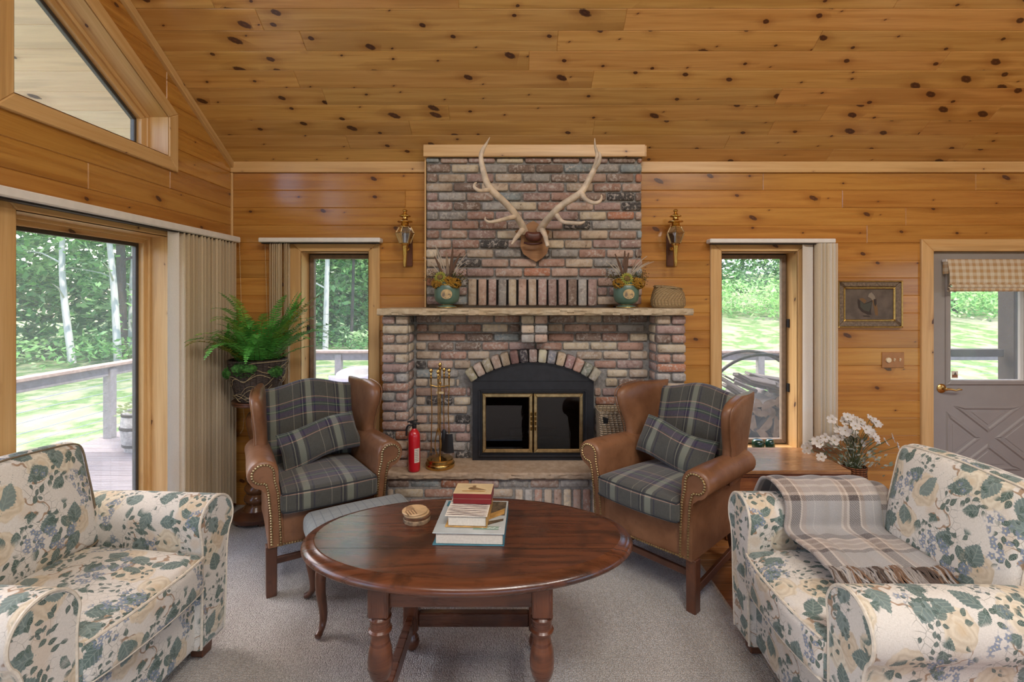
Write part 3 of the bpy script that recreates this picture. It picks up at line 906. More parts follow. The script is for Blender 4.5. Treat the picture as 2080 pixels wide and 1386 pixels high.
# the door
root = thing('door_1', 'grey panelled entry door with a window and brass lever', 'door', (3.33, YB, 0)); root['kind'] = 'structure'
og = root.location
mb = MB(); casing(mb, [(3.33, -.6), (4.25, -.6), (4.25, 2.03), (3.33, 2.03)], .098, back, 0, -.022, skip=(0,)); mb.build('casing', M['pine_trim'], root, og, smooth=False)
mb = MB(); jamb(mb, [(3.333, -.012), (4.247, -.012), (4.247, 2.027), (3.333, 2.027)], back, -.01, .19); mb.build('jamb', M['pine_trim'], root, og, smooth=False)
G = (3.475, 4.085, .985, 1.90)
DD = .014
mb = MB()
slab(mb, 3.334, 4.246, -.01, 2.026, [hole(*G)], back, DD, DD+.045, mi=0)
mb.build('door_panel', M['door'], root, og, smooth=False)
mb = MB(); casing(mb, rect((G[0]+.012, G[1]-.012, G[2]+.012, G[3]-.012)), .04, back, DD+.04, DD-.014, ch=.008); mb.build('glazing_frame', M['door'], root, og, smooth=False)
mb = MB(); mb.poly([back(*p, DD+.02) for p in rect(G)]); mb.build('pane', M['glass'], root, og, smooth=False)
# cross-buck panels
PX0, PX1, PZ0, PZ1 = 3.455, 4.125, .27, .79
cx, cz = (PX0+PX1)/2, (PZ0+PZ1)/2
gsp = .055
tri = [[(PX0+gsp, PZ1), (PX1-gsp, PZ1), (cx, cz+gsp*.8)], [(PX0+gsp, PZ0), (PX1-gsp, PZ0), (cx, cz-gsp*.8)],
       [(PX0, PZ0+gsp*.8), (PX0, PZ1-gsp*.8), (cx-gsp, cz)], [(PX1, PZ0+gsp*.8), (PX1, PZ1-gsp*.8), (cx+gsp, cz)]]
for tr in tri:
    mb = MB(); casing(mb, inset(tr, .03), .03, back, DD+.01, DD-.010, ch=.009)
    mb.prism(inset(tr, .04), back, DD+.01, DD-.004, ch=.012)
    mb.build('raised_panel', M['door'], root, og, smooth=False)
hp = (1915-1050)*3.95/1000; hz = .93
mb = MB(); mb.lathe([(.0, 0), (.037, 0), (.037, .006), (.028, .014), (.012, .018), (.012, .05), (.0, .052)], 24, (hp, YB+DD, hz), rot=rotm('X', pi/2)); 
h = mb.build('door_handle', M['brass'], root, og)
mb = MB(); mb.tube([(hp-.008, YB-.028, hz), (hp+.03, YB-.04, hz+.002), (hp+.065, YB-.042, hz-.006), (hp+.095, YB-.042, hz+.002), (hp+.115, YB-.042, hz-.001)], [.011, .009, .0075, .009, .006], 10)
l = mb.build('lever', M['brass'], None, (0, 0, 0)); l.parent = h
for v in l.data.vertices: v.co -= og
mb = MB(); mb.box((G[0]+.05, YB+DD+.0, G[2]+.055), (.05, .002, .058), mi=0); mb.box((G[0]+.05, YB+DD-.002, G[2]+.045), (.042, .002, .02), mi=1)
mb.prism([(G[0]+.04, G[2]+.052), (G[0]+.065, G[2]+.052), (G[0]+.052, G[2]+.078)], back, DD-.002, DD-.004, mi=2)
mb.build('sticker', [M['paper'], M['chest'], M['ink']], root, og, smooth=False)

# roman shade on the door
root = thing('roman_shade', 'tan gingham roman shade pulled up on the grey door', 'shade', (3.80, YB-.03, 1.71)); og = root.location
mb = MB()
def shade_strip(zs, ys, x0, x1, th=.004):
    P = []
    N = 40
    for x in range(N+1):
        X = x0+(x1-x0)*x/N
        P.append([(X, y+.0035*sin(x*1.1+z*60)*(1 if i else 0), z) for i, (y, z) in enumerate(zip(ys, zs))])
    mb.grid(P, lambda i, j: (x0+(x1-x0)*i/N, zs[j]*1.0+ys[j]))
shade_strip([1.965, 1.92, 1.85, 1.78, 1.757], [YB-.048, YB-.056, YB-.062, YB-.066, YB-.052], 3.415, 4.22)
shade_strip([1.772, 1.762, 1.745, 1.733, 1.738], [YB-.056, YB-.075, YB-.08, YB-.07, YB-.055], 3.42, 4.22)
shade_strip([1.745, 1.735, 1.718, 1.709, 1.715], [YB-.05, YB-.068, YB-.074, YB-.062, YB-.046], 3.41, 4.22)
mb.poly([(3.415, YB-.002, 1.965), (3.415, YB-.048, 1.965), (3.415, YB-.056, 1.85), (3.415, YB-.002, 1.85)])
mb.build('shade_cloth', M['gingham'], root, og)
mb = MB(); mb.box((3.81, YB-.022, 1.955), (.80, .045, .02), ch=.003); mb.build('headboard', M['white'], root, og, smooth=False)

# vertical blinds
def vblind(label, hr, slats, zt, zb, ang, w, mat, chain, chx):
    """hr: (a0,a1) headrail along fn axis"""
    root = thing('vertical_blind', label, 'blind', hr['o']); og = root.location
    mb = MB(); mb.box(hr['c'], hr['s'], ch=.006); mb.build('headrail', M['white'], root, og, smooth=False)
    mb = MB(); mb.box((hr['c'][0], hr['c'][1], hr['c'][2]-hr['s'][2]/2-.004), [x*.5 if x < .2 else x*.97 for x in hr['s'][:2]]+[.01]); mb.build('track', M['black'], root, og, smooth=False)
    for (x, y, a, ww, mt) in slats:
        mb = MB(); P = []
        for k in range(7):
            u = -1+2*k/6; off = .011*(1-u*u)
            px, py = x+cos(a)*u*ww/2-sin(a)*off, y+sin(a)*u*ww/2+cos(a)*off
            P.append([(px, py, zt), (px, py, (zt+zb)/2), (px, py, zb)])
        mb.grid(P, lambda i, j: (i*ww/6, j*.8))
        mb.build('slat', M[mt], root, og)
    mb = MB()
    n = len(chain)
    for i in range(n):
        c = chain[i]; mb.lathe([(0, -.0035), (.0033, 0), (0, .0035)], 6, c)
    mb.build('bead_chain', M['ivory'], root, og)
    return root
def beadline(pts, step=.0085):
    out = []
    for p, q in zip(pts, pts[1:]):
        p, q = Vector(p), Vector(q); n = max(1, int((q-p).length/step))
        out += [tuple(p+(q-p)*(i/n)) for i in range(n)]
    return out
sl = []
rr = random.Random(4)
for i in range(30):
    sl.append((-2.235+rr.uniform(-.004, .004), 3.262+i*.021, radians((-30 if i % 2 else 2)+rr.uniform(-8, 8)), .085, 'blind'))
sl.append((-2.222, 3.185, radians(78), .085, 'blindw'))
vblind('cream vertical blind gathered beside the patio window', dict(o=(-2.235, 3.3, 2.12), c=(-2.238, 1.55, 2.118), s=(.09, 4.72, .045)), sl, 2.09, .05, 0, .085, 'blind',
       beadline([(-2.19, 3.885, 2.09), (-2.175, 3.89, 1.5), (-2.17, 3.89, .86), (-2.155, 3.89, .72), (-2.165, 3.89, .62), (-2.19, 3.89, .58)]), 0)
sl = []
xs = [-1.95, -1.932, -1.915, -1.90, -1.886, -1.872, -1.86, -1.835, -1.825, -1.815, -1.80]
for i, x in enumerate(xs):
    sl.append((x, YB-.050, radians((117 if i < 7 else 108)+rr.uniform(-4, 5)), .070, 'blind'))
vblind('cream vertical blind stacked left of the narrow left window', dict(o=(-1.6, YB-.05, 2.1), c=(-1.548, YB-.057, 2.113), s=(.955, .088, .036)), sl, 2.092, .46, 0, .085, 'blind',
       beadline([(-2.005, YB-.03, 2.09), (-1.995, YB-.03, 1.7), (-1.975, YB-.03, 1.2), (-1.97, YB-.03, .75)]), 0)
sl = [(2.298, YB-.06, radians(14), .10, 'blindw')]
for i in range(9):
    sl.append((2.365+i*.0155, YB-.072, radians(97+rr.uniform(-13, 13)), .085, 'blindw' if i % 2 else 'blind'))  # alternating fabric tints stand in for lit and shaded slats
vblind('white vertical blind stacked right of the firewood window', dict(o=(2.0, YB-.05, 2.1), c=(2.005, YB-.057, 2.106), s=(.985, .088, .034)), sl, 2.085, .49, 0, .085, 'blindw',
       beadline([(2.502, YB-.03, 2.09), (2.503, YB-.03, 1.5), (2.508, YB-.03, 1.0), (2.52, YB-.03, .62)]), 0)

# carpet with its bound edge
root = thing('carpet', 'pale grey looped berber carpet under the coffee table', 'carpet', (-.5, 2, -.012)); og = root.location
mb = MB()
out = [(XL+.005, -2.5), (1.15, -2.5), (1.15, 3.415), (-1.01, 3.415), (-1.01, 3.59), (-1.7, 3.59), (-1.7, YB-.005), (XL+.005, YB-.005)]
mb.prism([(XL+.005, -2.5), (1.135, -2.5), (1.135, 3.40), (XL+.005, 3.40)], lambda a, b, d: (a, b, d), -.0115, -.0012)
mb.prism([(XL+.005, 3.40), (-1.02, 3.40), (-1.02, 3.59), (XL+.005, 3.59)], lambda a, b, d: (a, b, d), -.0115, -.0012)
mb.prism([(XL+.005, 3.59), (-1.02, 3.59), (-1.02, YB-.005), (XL+.005, YB-.005)], lambda a, b, d: (a, b, d), -.0115, -.0012)
mb.build('carpet_field', M['rug'], root, og, smooth=False)
mb = MB(); mb.tube([(1.138, -2.5, -.004), (1.138, 3.40, -.004)], .0095, 8, sq=.9); mb.build('binding', M['rugedge'], root, og)

# ------------------------------------------------------------------ fireplace
PAL = [((.400, .270, .215), 4), ((.345, .205, .160), 3), ((.440, .335, .255), 4), ((.315, .285, .265), 2.4), ((.070, .062, .06), 1.0), ((.225, .155, .125), 2), ((.265, .285, .29), .8), ((.36, .165, .105), 1.1), ((.52, .42, .31), 2.0), ((.335, .225, .20), 3.0)]
def bcol(r):
    t = r.random()*sum(w for c, w in PAL)
    for c, w in PAL:
        t -= w
        if t <= 0: break
    k = r.uniform(.82, 1.15)
    return tuple(x*k*e for x, e in zip(c, (1.10, 1.16, 1.16)))
fp = thing('fireplace', 'reclaimed brick fireplace with stone mantel, raised hearth and glass doors', 'fireplace', (.125, 3.7, 0)); og = fp.location
rb = random.Random(9)
def brick(mb, x0, x1, z0, z1, y, proj=.014, deep=.05, rz=None):
    j = .003
    w, h = x1-x0, z1-z0
    mb.box(((x0+x1)/2+rb.uniform(-j, j), y+deep/2-proj+rb.uniform(-.003, .003), (z0+z1)/2+rb.uniform(-j, j)*.6), (w-.012+rb.uniform(-.004, .003), deep, h-.0125+rb.uniform(-.004, .002)), ch=.0085, col=bcol(rb),
           rot=rotm('Y', rb.uniform(-.008, .008)))
def course(mb, xa, xb, z0, h, y, L, off, spans=None, **k):
    spans = spans or [(xa, xb)]
    x = xa-L+off
    while x < xb:
        for s0, s1 in spans:
            a, b = max(x, s0), min(x+L, s1)
            if b-a > .035: brick(mb, a, b, z0, z0+h, y, **k)
        x += L
# chimney breast
BX0, BX1, BZ0, BZ1, BY = -.709, .977, 1.582, 2.752, 3.84
brk, mor = MB(), MB()
mor.box(((BX0+BX1)/2, (BY+YB)/2+.006, (BZ0+2.9)/2), (BX1-BX0-.012, YB-BY-.008, 2.84-BZ0))
h = .0737; k = 0; z = BZ0+.018
VX0, VX1, VZ = -.385, .625, 1.805       # the vent of upright bricks above the mantel
while z < BZ1-.02:
    sp = [(BX0, VX0), (VX1, BX1)] if z+h*.5 < VZ else None
    zz = min(z+h, BZ1+.004)
    course(brk, BX0, BX1, z, zz-z, BY, .219, (.10 if k % 2 else .205)+rb.uniform(-.012, .012), sp)
    z += h; k += 1
brk2 = MB()
n = 13; pit = (VX1-VX0)/n
hol = MB(); hol.box(((VX0+VX1)/2, BY-.001, (BZ0+.02+VZ)/2), (VX1-VX0-.01, .006, VZ-BZ0-.03))  # flat black sheet standing in for the shade between the upright bricks
for i in range(n):
    x = VX0+pit*(i+.5)
    brk2.box((x, BY-.006, (BZ0+.015+VZ)/2+rb.uniform(-.003, .003)), (.062+rb.uniform(-.003, .003), .05, VZ-BZ0-.018), ch=.007, col=bcol(rb), rot=rotm('Y', rb.uniform(-.012, .012)))
breast = mor.build('chimney_breast', M['mortar'], fp, og, smooth=False)
b = brk.build('brickwork', M['brick'], breast, og, ang=60); b = hol.build('vent_shade_sheet', M['soot_shade'], breast, og, smooth=False)
b = brk2.build('upright_bricks', M['brick'], breast, og, ang=60)
mb = MB(); mb.box(((BX0+BX1)/2, BY-.03, 2.797), (1.715, .028, .094), ch=.004); mb.box((BX1+.012, BY+.03, 2.797), (.03, .13, .094), ch=.004)
mb.build('top_board', M['pine_trim'], fp, og, smooth=False)
mb = MB(); mb.box((BX0-.006, BY+.055, 2.17), (.013, .11, 1.17), ch=.002, uvswap=True); mb.build('scribe_strip', M['pine_trim'], fp, og, smooth=False)

# lower body
PY, PF = 3.80, 3.60
LX0, LX1 = -.99, 1.238
LZ0, LZ1 = .425, 1.532
h = .0703
mor = MB()
OL, OR, OT = -.285, .523, .96
for x0, x1, z0, z1 in ((LX0+.005, OL, 0, LZ1-.001), (OR, LX1-.005, 0, LZ1-.001), (OL, OR, OT, LZ1-.001), (OL, OR, 0, .44)): mor.box(((x0+x1)/2, (PY+YB)/2+.004, (z0+z1)/2), (x1-x0, YB-PY-.008, z1-z0))
PL, PR = (-.99, -.795), (1.022, 1.238)
for p in (PL, PR): mor.box(((p[0]+p[1])/2, (PF+PY)/2+.02, LZ1/2), (p[1]-p[0]-.016, PY-PF, LZ1-.004))
AR, AZ, ACX = .793, .381, .122          # arch: radius, centre height, centre x
brk = MB(); z = LZ1-h; k = 0
while z > .36:
    zm = z+h/2
    # piers: stretcher / two headers in turn
    for p in (PL, PR):
        if k % 2 == 0:
            m = (p[0]+p[1])/2; brick(brk, p[0], m, z, z+h, PF, .012, .09); brick(brk, m, p[1], z, z+h, PF, .012, .09)
        else: brick(brk, p[0], p[1], z, z+h, PF, .012, .09)
    # inner and outer returns of the piers
    for sx, xx in ((-1, PL[1]), (1, PR[0]), (1, PL[0]), (-1, PR[1])):
        brk.box((xx+sx*.032, (PF+PY)/2+.035, zm), (.07, .13+(.05 if k % 2 else 0), h-.013), ch=.008, col=bcol(rb))
    a, b2 = PL[1]+.012, PR[0]-.012
    ho = 0
    dz = zm-AZ
    if zm < 1.06: ho = .475+(.085 if .95 < zm else .0)
    elif abs(dz) < AR+.105: ho = sqrt(max(0, (AR+.105)**2-dz*dz))
    sp = [(a, b2)]
    if ho > 0: sp = [(a, ACX-ho), (ACX+ho, b2)]
    if zm > 1.32: sp = [(a, .025), (.235, b2)]
    course(brk, a, b2, z, h, PY, .209, (.09 if k % 2 else .19)+rb.uniform(-.012, .012), sp)
    z -= h; k += 1
mor.box((.13, 3.745, LZ1-1.5*.0703), (.180, .13, 3*.0703-.012))
body = mor.build('surround', M['mortar'], fp, og, smooth=False)
brk.build('brickwork', M['brick'], body, og, ang=60)
# corbelled keystone of headers
mb = MB(); z = LZ1-h
for i in range(3):
    for x in (.03, .13):
        mb.box((x+.05, 3.725-i*.0, z+h/2), (.092, .16, h-.012), ch=.008, col=tuple(min(1, q*1.15) for q in bcol(rb)))
    z -= h
mb.build('corbel', M['brick'], body, og, ang=60)
# arch of headers
mb = MB(); na = 15; half = radians(36.2)
for i in range(na):
    a = -half+2*half*(i+.5)/na
    c = (ACX+sin(a)*(AR+.047), 3.755, AZ+cos(a)*(AR+.047))
    mb.box(c, (2*half*(AR+.04)/na-.011, .12, .096), ch=.008, col=tuple(q*rb.uniform(.75, 1.0) for q in bcol(rb)), rot=rotm('Y', a))
mb.build('arch', M['brick'], body, og, ang=60)
# mantel: rock-faced limestone shelf
def rockslab(x0, x1, y0, y1, z0, z1, seed, rough=.012, N=90):
    rs = random.Random(seed); mb = MB()
    m = 8; P = []
    prof = [(.012, 1.0), (.002, .93), (-.001, .75), (.0, .5), (.0, .28), (.004, .10), (.014, 0.0)]
    vals = [[rs.uniform(-1, 1) for _ in prof] for _ in range(N+1)]
    for i in range(N+1):
        x = x0+(x1-x0)*i/N; row = []
        row.append((x, y1, z1))
        for j, (dy, t) in enumerate(prof):
            a = .5*vals[i][j]+.25*(vals[max(0, i-1)][j]+vals[min(N, i+1)][j])
            e = 0 if j == 0 else 1
            row.append((x, y0+dy+a*rough*e*(.35 if j in (1, 6) else 1)+rough*.8*e, z0+(z1-z0)*t+(a*.004 if 0 < j < 6 else 0)))
        row.append((x, y1, z0)); P.append(row)
    mb.grid(P, lambda i, j: (x0+(x1-x0)*min(i, N)/N, j*.05))
    mb.poly(P[0]); mb.poly(P[-1][::-1])
    return mb
rockslab(-1.003, 1.268, 3.52, YB-.004, LZ1, BZ0, 4).build('mantel_shelf', M['stone'], fp, og, ang=28)
HX0, HX1, HY = -.935, .855, 3.46
rockslab(HX0, HX1, HY, PY-.004, .376, .425, 8, .009).build('hearth_slab', M['hearth'], fp, og, ang=28)
# hearth base
mor = MB(); mor.box(((HX0+HX1)/2, (HY+PY)/2+.035, .182), (HX1-HX0-.03, PY-HY-.02, .386)); hb = mor.build('hearth_base', M['mortar'], fp, og, smooth=False)
brk = MB(); z = .375-.072; HBY = HY+.05
k = 0
while z > -.06:
    sp = None
    if z < .29: sp = [(HX0+.01, -.02), (.60, HX1-.01)]
    course(brk, HX0+.01, HX1-.01, max(z, -.01), min(.072, z+.072+.01), HBY, .214, (.05 if k % 2 else .16), sp); z -= .072; k += 1
n = 9; w = .62/n
for i in range(n):
    brk.box((-.02+w*(i+.5), HBY+.008, .15), (w-.017, .05, .29), ch=.006, col=tuple(min(1, q*1.2) for q in bcol(rb)))
brk.build('brickwork', M['brick'], hb, og, ang=60)
mb = MB(); mb.box((.29, HBY+.0, .15), (.61, .006, .29)); mb.build('vent_shade_sheet', M['soot_shade'], hb, og, smooth=False)  # black sheet in place of deep slots, painting their shade

# firebox insert
FX0, FX1, FZ0, FZS, FY = -.337, .583, .427, 1.028, 3.735
ins = thing('fireplace_insert', 'black arched firebox with a pair of brass framed glass doors', 'fireplace insert', ((FX0+FX1)/2, FY, FZ0)); oi = ins.location
fcx = (FX0+FX1)/2
arc = []
hw = (FX1-FX0)/2-.001
a0 = math.asin(hw/AR)
for i in range(25):
    a = a0-2*a0*i/24; arc.append((fcx+AR*sin(a), AZ+AR*cos(a)-.002))
# face plate with the door opening left open
OX0, OX1, OZ0, OZ1 = -.262, .50, .487, .935
mb = MB(); f = lambda a, b, d: (a, FY-d, b)
zs = AZ+AR*cos(a0)
mb.prism(arc[::-1], f, -.06, .0)
for po in ([(FX0, FZ0), (OX0, FZ0), (OX0, zs), (FX0, zs)], [(OX1, FZ0), (FX1, FZ0), (FX1, zs), (OX1, zs)], [(OX0, FZ0), (OX1, FZ0), (OX1, OZ0), (OX0, OZ0)], [(OX0, OZ1), (OX1, OZ1), (OX1, zs), (OX0, zs)]):
    mb.prism(po, f, -.06, .0)
mb.build('face_plate', M['black'], ins, oi, smooth=False)
mb = MB(); mb.box((fcx, FY-.002, zs+.0), (FX1-FX0-.01, .006, .006), ch=.001); 
mb.box((fcx, FY-.011, OZ1+.022), (.80, .026, .010), ch=.002); mb.box((fcx, FY-.011, OZ0-.022), (.80, .026, .010), ch=.002)
for x in (OX0-.022, OX1+.022): mb.box((x, FY-.011, (OZ0+OZ1)/2), (.012, .024, OZ1-OZ0+.05), ch=.002)
mb.build('frame_rails', M['black'], ins, oi, smooth=False)
mb = MB()   # firebox
for x in (OX0-.01, OX1+.01): mb.box((x, FY+.115, (OZ0+OZ1)/2), (.01, .17, OZ1-OZ0+.02))
mb.box((fcx, FY+.195, (OZ0+OZ1)/2), (OX1-OX0, .01, OZ1-OZ0+.02))
for z in (OZ0-.01, OZ1+.01): mb.box((fcx, FY+.115, z), (OX1-OX0, .17, .01))
mb.build('firebox', M['soot_shade'], ins, oi, smooth=False)
for x0, x1, s in ((OX0, fcx-.004, 1), (fcx+.004, OX1, -1)):
    mb = MB(); casing(mb, [(x0+.028, OZ0+.028), (x1-.028, OZ0+.028), (x1-.028, OZ1-.028), (x0+.028, OZ1-.028)], .028, f, .002, .020, ch=.005)
    d = mb.build('glass_door', M['oldbrass'], ins, oi, smooth=False)
    mb = MB(); mb.poly([f(*p, .010) for p in [(x0+.025, OZ0+.025), (x1-.025, OZ0+.025), (x1-.025, OZ1-.025), (x0+.025, OZ1-.025)]]); mb.build('pane', M['fireglass'], d, oi, smooth=False)
    xx = x1-.012 if s > 0 else x0+.012
    mb = MB()
    for z in (.66, .70, .735, .77): mb.tube([(xx, FY-.026, z), (xx, FY-.026, z+.026)], .007, 8)
    mb.build('handle', M['brass'], d, oi)
mb = MB(); rl = random.Random(5)
for i, (x, y, z, a) in enumerate(((fcx-.15, FY+.12, .527, .06), (fcx+.18, FY+.11, .527, -.06), (fcx, FY+.13, .60, .1))):
    mb.tube([(x-.18*cos(a), y-.18*sin(a), z), (x, y, z+.006), (x+.18*cos(a), y+.18*sin(a), z)], [.036, .042, .034], 10)
    lg = mb.build('burnt_log', M['soot_shade'], ins, oi); mb = MB()
# ------------------------------------------------------------------ wingback chairs
def nail(mb, p, r=.0074):
    mb.lathe([(r, 0), (r*.75, r*.45), (0, r*.62)], 6, p, rot=rotm('X', pi/2))
def along(pts, step):
    out = []; acc = 0
    for p, q in zip(pts, pts[1:]):
        p, q = Vector(p), Vector(q); L = (q-p).length; t = acc
        while t < L: out.append(tuple(p+(q-p)*(t/L))); t += step
        acc = t-L
    return out
def smoothpath(pts, n=6):
    pts = [Vector(p) for p in pts]; out = []
    for i in range(len(pts)-1):
        p0, p1, p2, p3 = pts[max(0, i-1)], pts[i], pts[i+1], pts[min(len(pts)-1, i+2)]
        for k in range(n):
            t = k/n
            out.append(.5*((2*p1)+(p2-p0)*t+(2*p0-5*p1+4*p2-p3)*t*t+(-p0+3*p1-3*p2+p3)*t**3))
    out.append(pts[-1]); return out
def make_wingback(loc, rz, label):
    t = thing('wingback_chair', label, 'armchair', loc, rz)
    # seat rail
    mb = MB(); rbox(mb, (.288, .345, .098), .022, 6, lambda p, q: (p[0]*(1-.10*(p[1]+.345)/.69), p[1]-.02*(1-q[0]**2)*(q[1] < -.9), p[2]+.05*max(0, -p[1])/.345*0), c=(0, -.035, .37))
    mb.build('seat_frame', M['leather'], t, weld=True)
    mb = MB()
    for x in range(-19, 20): nail(mb, (x*.0145, -.384-.02*(1-(x*.0145/.30)**2), .288))
    mb.build('nailhead_trim', M['oldbrass'], t)
    # seat cushion
    mb = MB()
    def crown(p, q):
        x, y, z = p
        k = (1-min(1, abs(q[0]))**2.5)*(1-min(1, abs(q[1]))**2.5)
        z += (.032 if z > 0 else -.008)*k+.012*(-q[1])
        w = 1-.09*(y+.3)/.6
        y -= .022*(1-q[0]**2)*(q[1] < -.5)
        return (x*w, y, z)
    rbox(mb, (.268, .315, .064), .034, 10, crown, c=(0, -.125, .517))
    cu = mb.build('seat_cushion', M['plaid'], t, weld=True)
    mb = MB()
    for sz in (-1, 1):
        pts = []
        for i in range(49):
            a = 2*pi*i/48
            cxx, cyy = cos(a), sin(a); m = max(abs(cxx), abs(cyy))
            u, v = cxx/m, cyy/m
            q = (u*.96, v*.965, sz*.72)
            p = crown((q[0]*.268, q[1]*.315, sz*.045), q)
            pts.append((p[0], p[1]-.125, p[2]+.517+sz*.004))
        mb.tube(smoothpath(pts, 2), .0055, 6, cap=False)
    mb.build('piping', M['darkpiping'], cu)
    # back: plaid inside, leather outside
    NX = 24
    def ztop(u): return 1.000+.050*(.5+.5*cos(pi*min(1, abs(u)*1.02)))
    def yin(z): return .155+.165*(z-.45)/.65
    rows = []
    ts = [i/16 for i in range(17)]
    for tt in ts:
        rows.append([(u*.285, yin(.44+(ztop(u)-.44)*tt)-.045*max(0, (1-u*u))**.6*sin(pi*(.12+.88*tt)*.94)**.7, .44+(ztop(u)-.44)*tt) for u in [-1+2*i/NX for i in range(NX+1)]])
    for k in range(1, 7):
        a = pi*k/6
        rows.append([(u*.285, yin(ztop(u))+.045-.045*cos(a)-.045*max(0, (1-u*u))**.6*.25*(1-k/6), ztop(u)+.038*sin(a)) for u in [-1+2*i/NX for i in range(NX+1)]])
    for tt in (.75, .5, .25, 0):
        rows.append([(u*.285*(.80+.2*tt), yin(.44+(ztop(u)-.44)*tt)+.09, .30+(ztop(u)-.30)*tt) for u in [-1+2*i/NX for i in range(NX+1)]])
    mb = MB(); nf = 20
    uvf = lambda i, j: (-.3+.6*j/NX+.35, i*.042+.09)
    mb.grid(rows[:nf+1], uvf, mi=0)
    mb.build('inside_back', M['plaid'], t)
    mb = MB(); mb.grid(rows[nf:], uvf)
    for s in (0, NX): mb.poly([r[s] for r in rows])
    mb.build('outside_back', M['leather'], t)
    for s in (-1, 1):
        # wing: rings up the height
        spec = [(.60, -.05, .335, .038), (.66, -.045, .336, .038), (.74, -.03, .336, .036), (.82, -.03, .338, .035), (.90, -.055, .344, .035), (.98, -.085, .354, .036), (1.04, -.098, .362, .037), (1.085, -.085, .366, .035), (1.112, -.045, .364, .032), (1.13, .03, .354, .027), (1.138, .11, .34, .018)]
        rings = []
        for z, yf, xf, th in spec:
            z = .60+(z-.60)*.875
            yb = .245+.17*(z-.6)/.47; xb = .298
            f = Vector((xf*s, yf, 0)); b = Vector((xb*s, yb, 0)); d = (b-f); L = d.length; d.normalize(); nn = Vector((-d.y, d.x, 0))
            ring = []
            N = 28
            for k in range(N):
                a = 2*pi*k/N
                ca, sa = cos(a), sin(a)
                px = (abs(ca)**.55)*(1 if ca > 0 else -1); py = (abs(sa)**.75)*(1 if sa > 0 else -1)
                fl = 1+.25*max(0, -px)
                bend = -.022*s*(1-px*px)  # hollow towards the sitter
                v = f+d*(L/2*(1+px))+nn*(py*th*fl)
                ring.append((v.x-bend*0, v.y, z+.014*max(0, -px)*(1 if z > .96 else 0)))
            rings.append(ring)
        sm = []
        for i in range(len(rings)-1):
            for k in range(3):
                tt = k/3
                p0, p1, p2, p3 = rings[max(0, i-1)], rings[i], rings[i+1], rings[min(len(rings)-1, i+2)]
                sm.append([tuple(.5*((2*Vector(b))+(Vector(c)-Vector(a))*tt+(2*Vector(a)-5*Vector(b)+4*Vector(c)-Vector(d))*tt*tt+(-Vector(a)+3*Vector(b)-3*Vector(c)+Vector(d))*tt**3)) for a, b, c, d in zip(p0, p1, p2, p3)])
        sm.append(rings[-1])
        mb = MB(); mb.loft(sm); w = mb.build('wing', M['leather'], t, ang=60, fixn=True)
        mb = MB(); mb.tube(smoothpath([(r[14][0]+s*.028, r[14][1]+.006, r[14][2]) for r in rings], 4), .0035, 6); mb.build('welt', M['leather'], w)
        # arm with a rolled front
        X = lambda x: s*x
        prof = [(.240, .28), (.248, .42), (.258, .54), (.266, .60), (.272, .640)]
        cxr, czr, rr_ = .352, .700, .074
        for k in range(15):
            a = radians(170-k*(170+75)/14); prof.append((cxr+rr_*cos(a)*1.06, czr+rr_*sin(a)))
        prof += [(.342, .600), (.330, .55), (.326, .45), (.324, .28)]
        cx0, cz0 = .30, .52
        rings = []
        for y, k, fl in ((-.408, .93, 1), (-.403, .975, 1), (-.392, 1.0, 1), (-.30, 1.0, .8), (-.18, .985, .5), (-.06, .96, .2), (.06, .94, 0), (.2, .92, 0)):
            rings.append([(X(cx0+(x-cx0)*k+.0*fl-.012*(1-fl)), y+(.02 if z < .5 else 0)*(y < -.38), cz0+(z-cz0)*(k if z > cz0 else 1)) for x, z in prof])
        mb = MB(); mb.loft(rings); ar = mb.build('arm', M['leather'], t, ang=50, fixn=True)
        mb = MB()
        path = [(X(.262), -.400, .29), (X(.268), -.407, .45), (X(.279), -.413, .59), (X(.295), -.413, .655)]
        for k in range(10):
            a = radians(165-k*(165+60)/9); path.append((X(cxr+.054*cos(a)), -.412, czr+.052*sin(a)))
        path += [(X(.338), -.413, .648), (X(.324), -.413, .59), (X(.311), -.407, .45), (X(.307), -.400, .29)]
        for p in along(path, .0148): nail(mb, p)
        mb.build('nailhead_trim', M['oldbrass'], ar)
        # legs
        mb = MB(); mb.box((X(.306), -.345, .14), (.054, .054, .285), ch=.004, top=(1.06, 1.06), uvswap=True); mb.build('leg', M['legwood'], t, smooth=False)
        mb = MB(); rg = []
        for z, y, w in ((0, .335, .022), (.15, .285, .025), (.30, .255, .027)): rg.append([(X(.235)+dx*w, y+dy*w, z) for dx, dy in ((-1, -1), (1, -1), (1, 1), (-1, 1))])
        mb.loft(rg); mb.build('leg', M['legwood'], t, smooth=False)
        mb = MB(); a, b = Vector((X(.304), -.33, .095)), Vector((X(.238), .30, .095)); d = b-a
        mb.box((a+b)/2, (.022, d.length, .046), rot=rotm('Z', -atan2(d.x, d.y)), ch=.003); mb.build('stretcher', M['legwood'], t, smooth=False)
    mb = MB(); mb.box((0, -.30, .165), (.58, .022, .036), ch=.003); mb.build('stretcher', M['legwood'], t, smooth=False)
    return t
def make_lumbar(loc, rz, label, tilt=.42, roll=0, seed=1):
    t = thing('lumbar_pillow', label, 'pillow', loc, rz)
    mb = MB(); rs = random.Random(seed)
    ph = rs.uniform(0, 6)
    def fn(p, u, v, sg): 
        return (p[0], p[1]+.008*sin(u*5+v*3+ph), p[2]+.012*sin(u*3+ph))
    pillow(mb, .50, .245, .15, 20, rot=rotm('Y', roll) @ rotm('X', -tilt), fn=fn)
    mb.build('pillow_cover', M['plaid'], t, weld=True)
    return t
CLc, CRc = (-1.295, 3.203), (.985, 3.066)
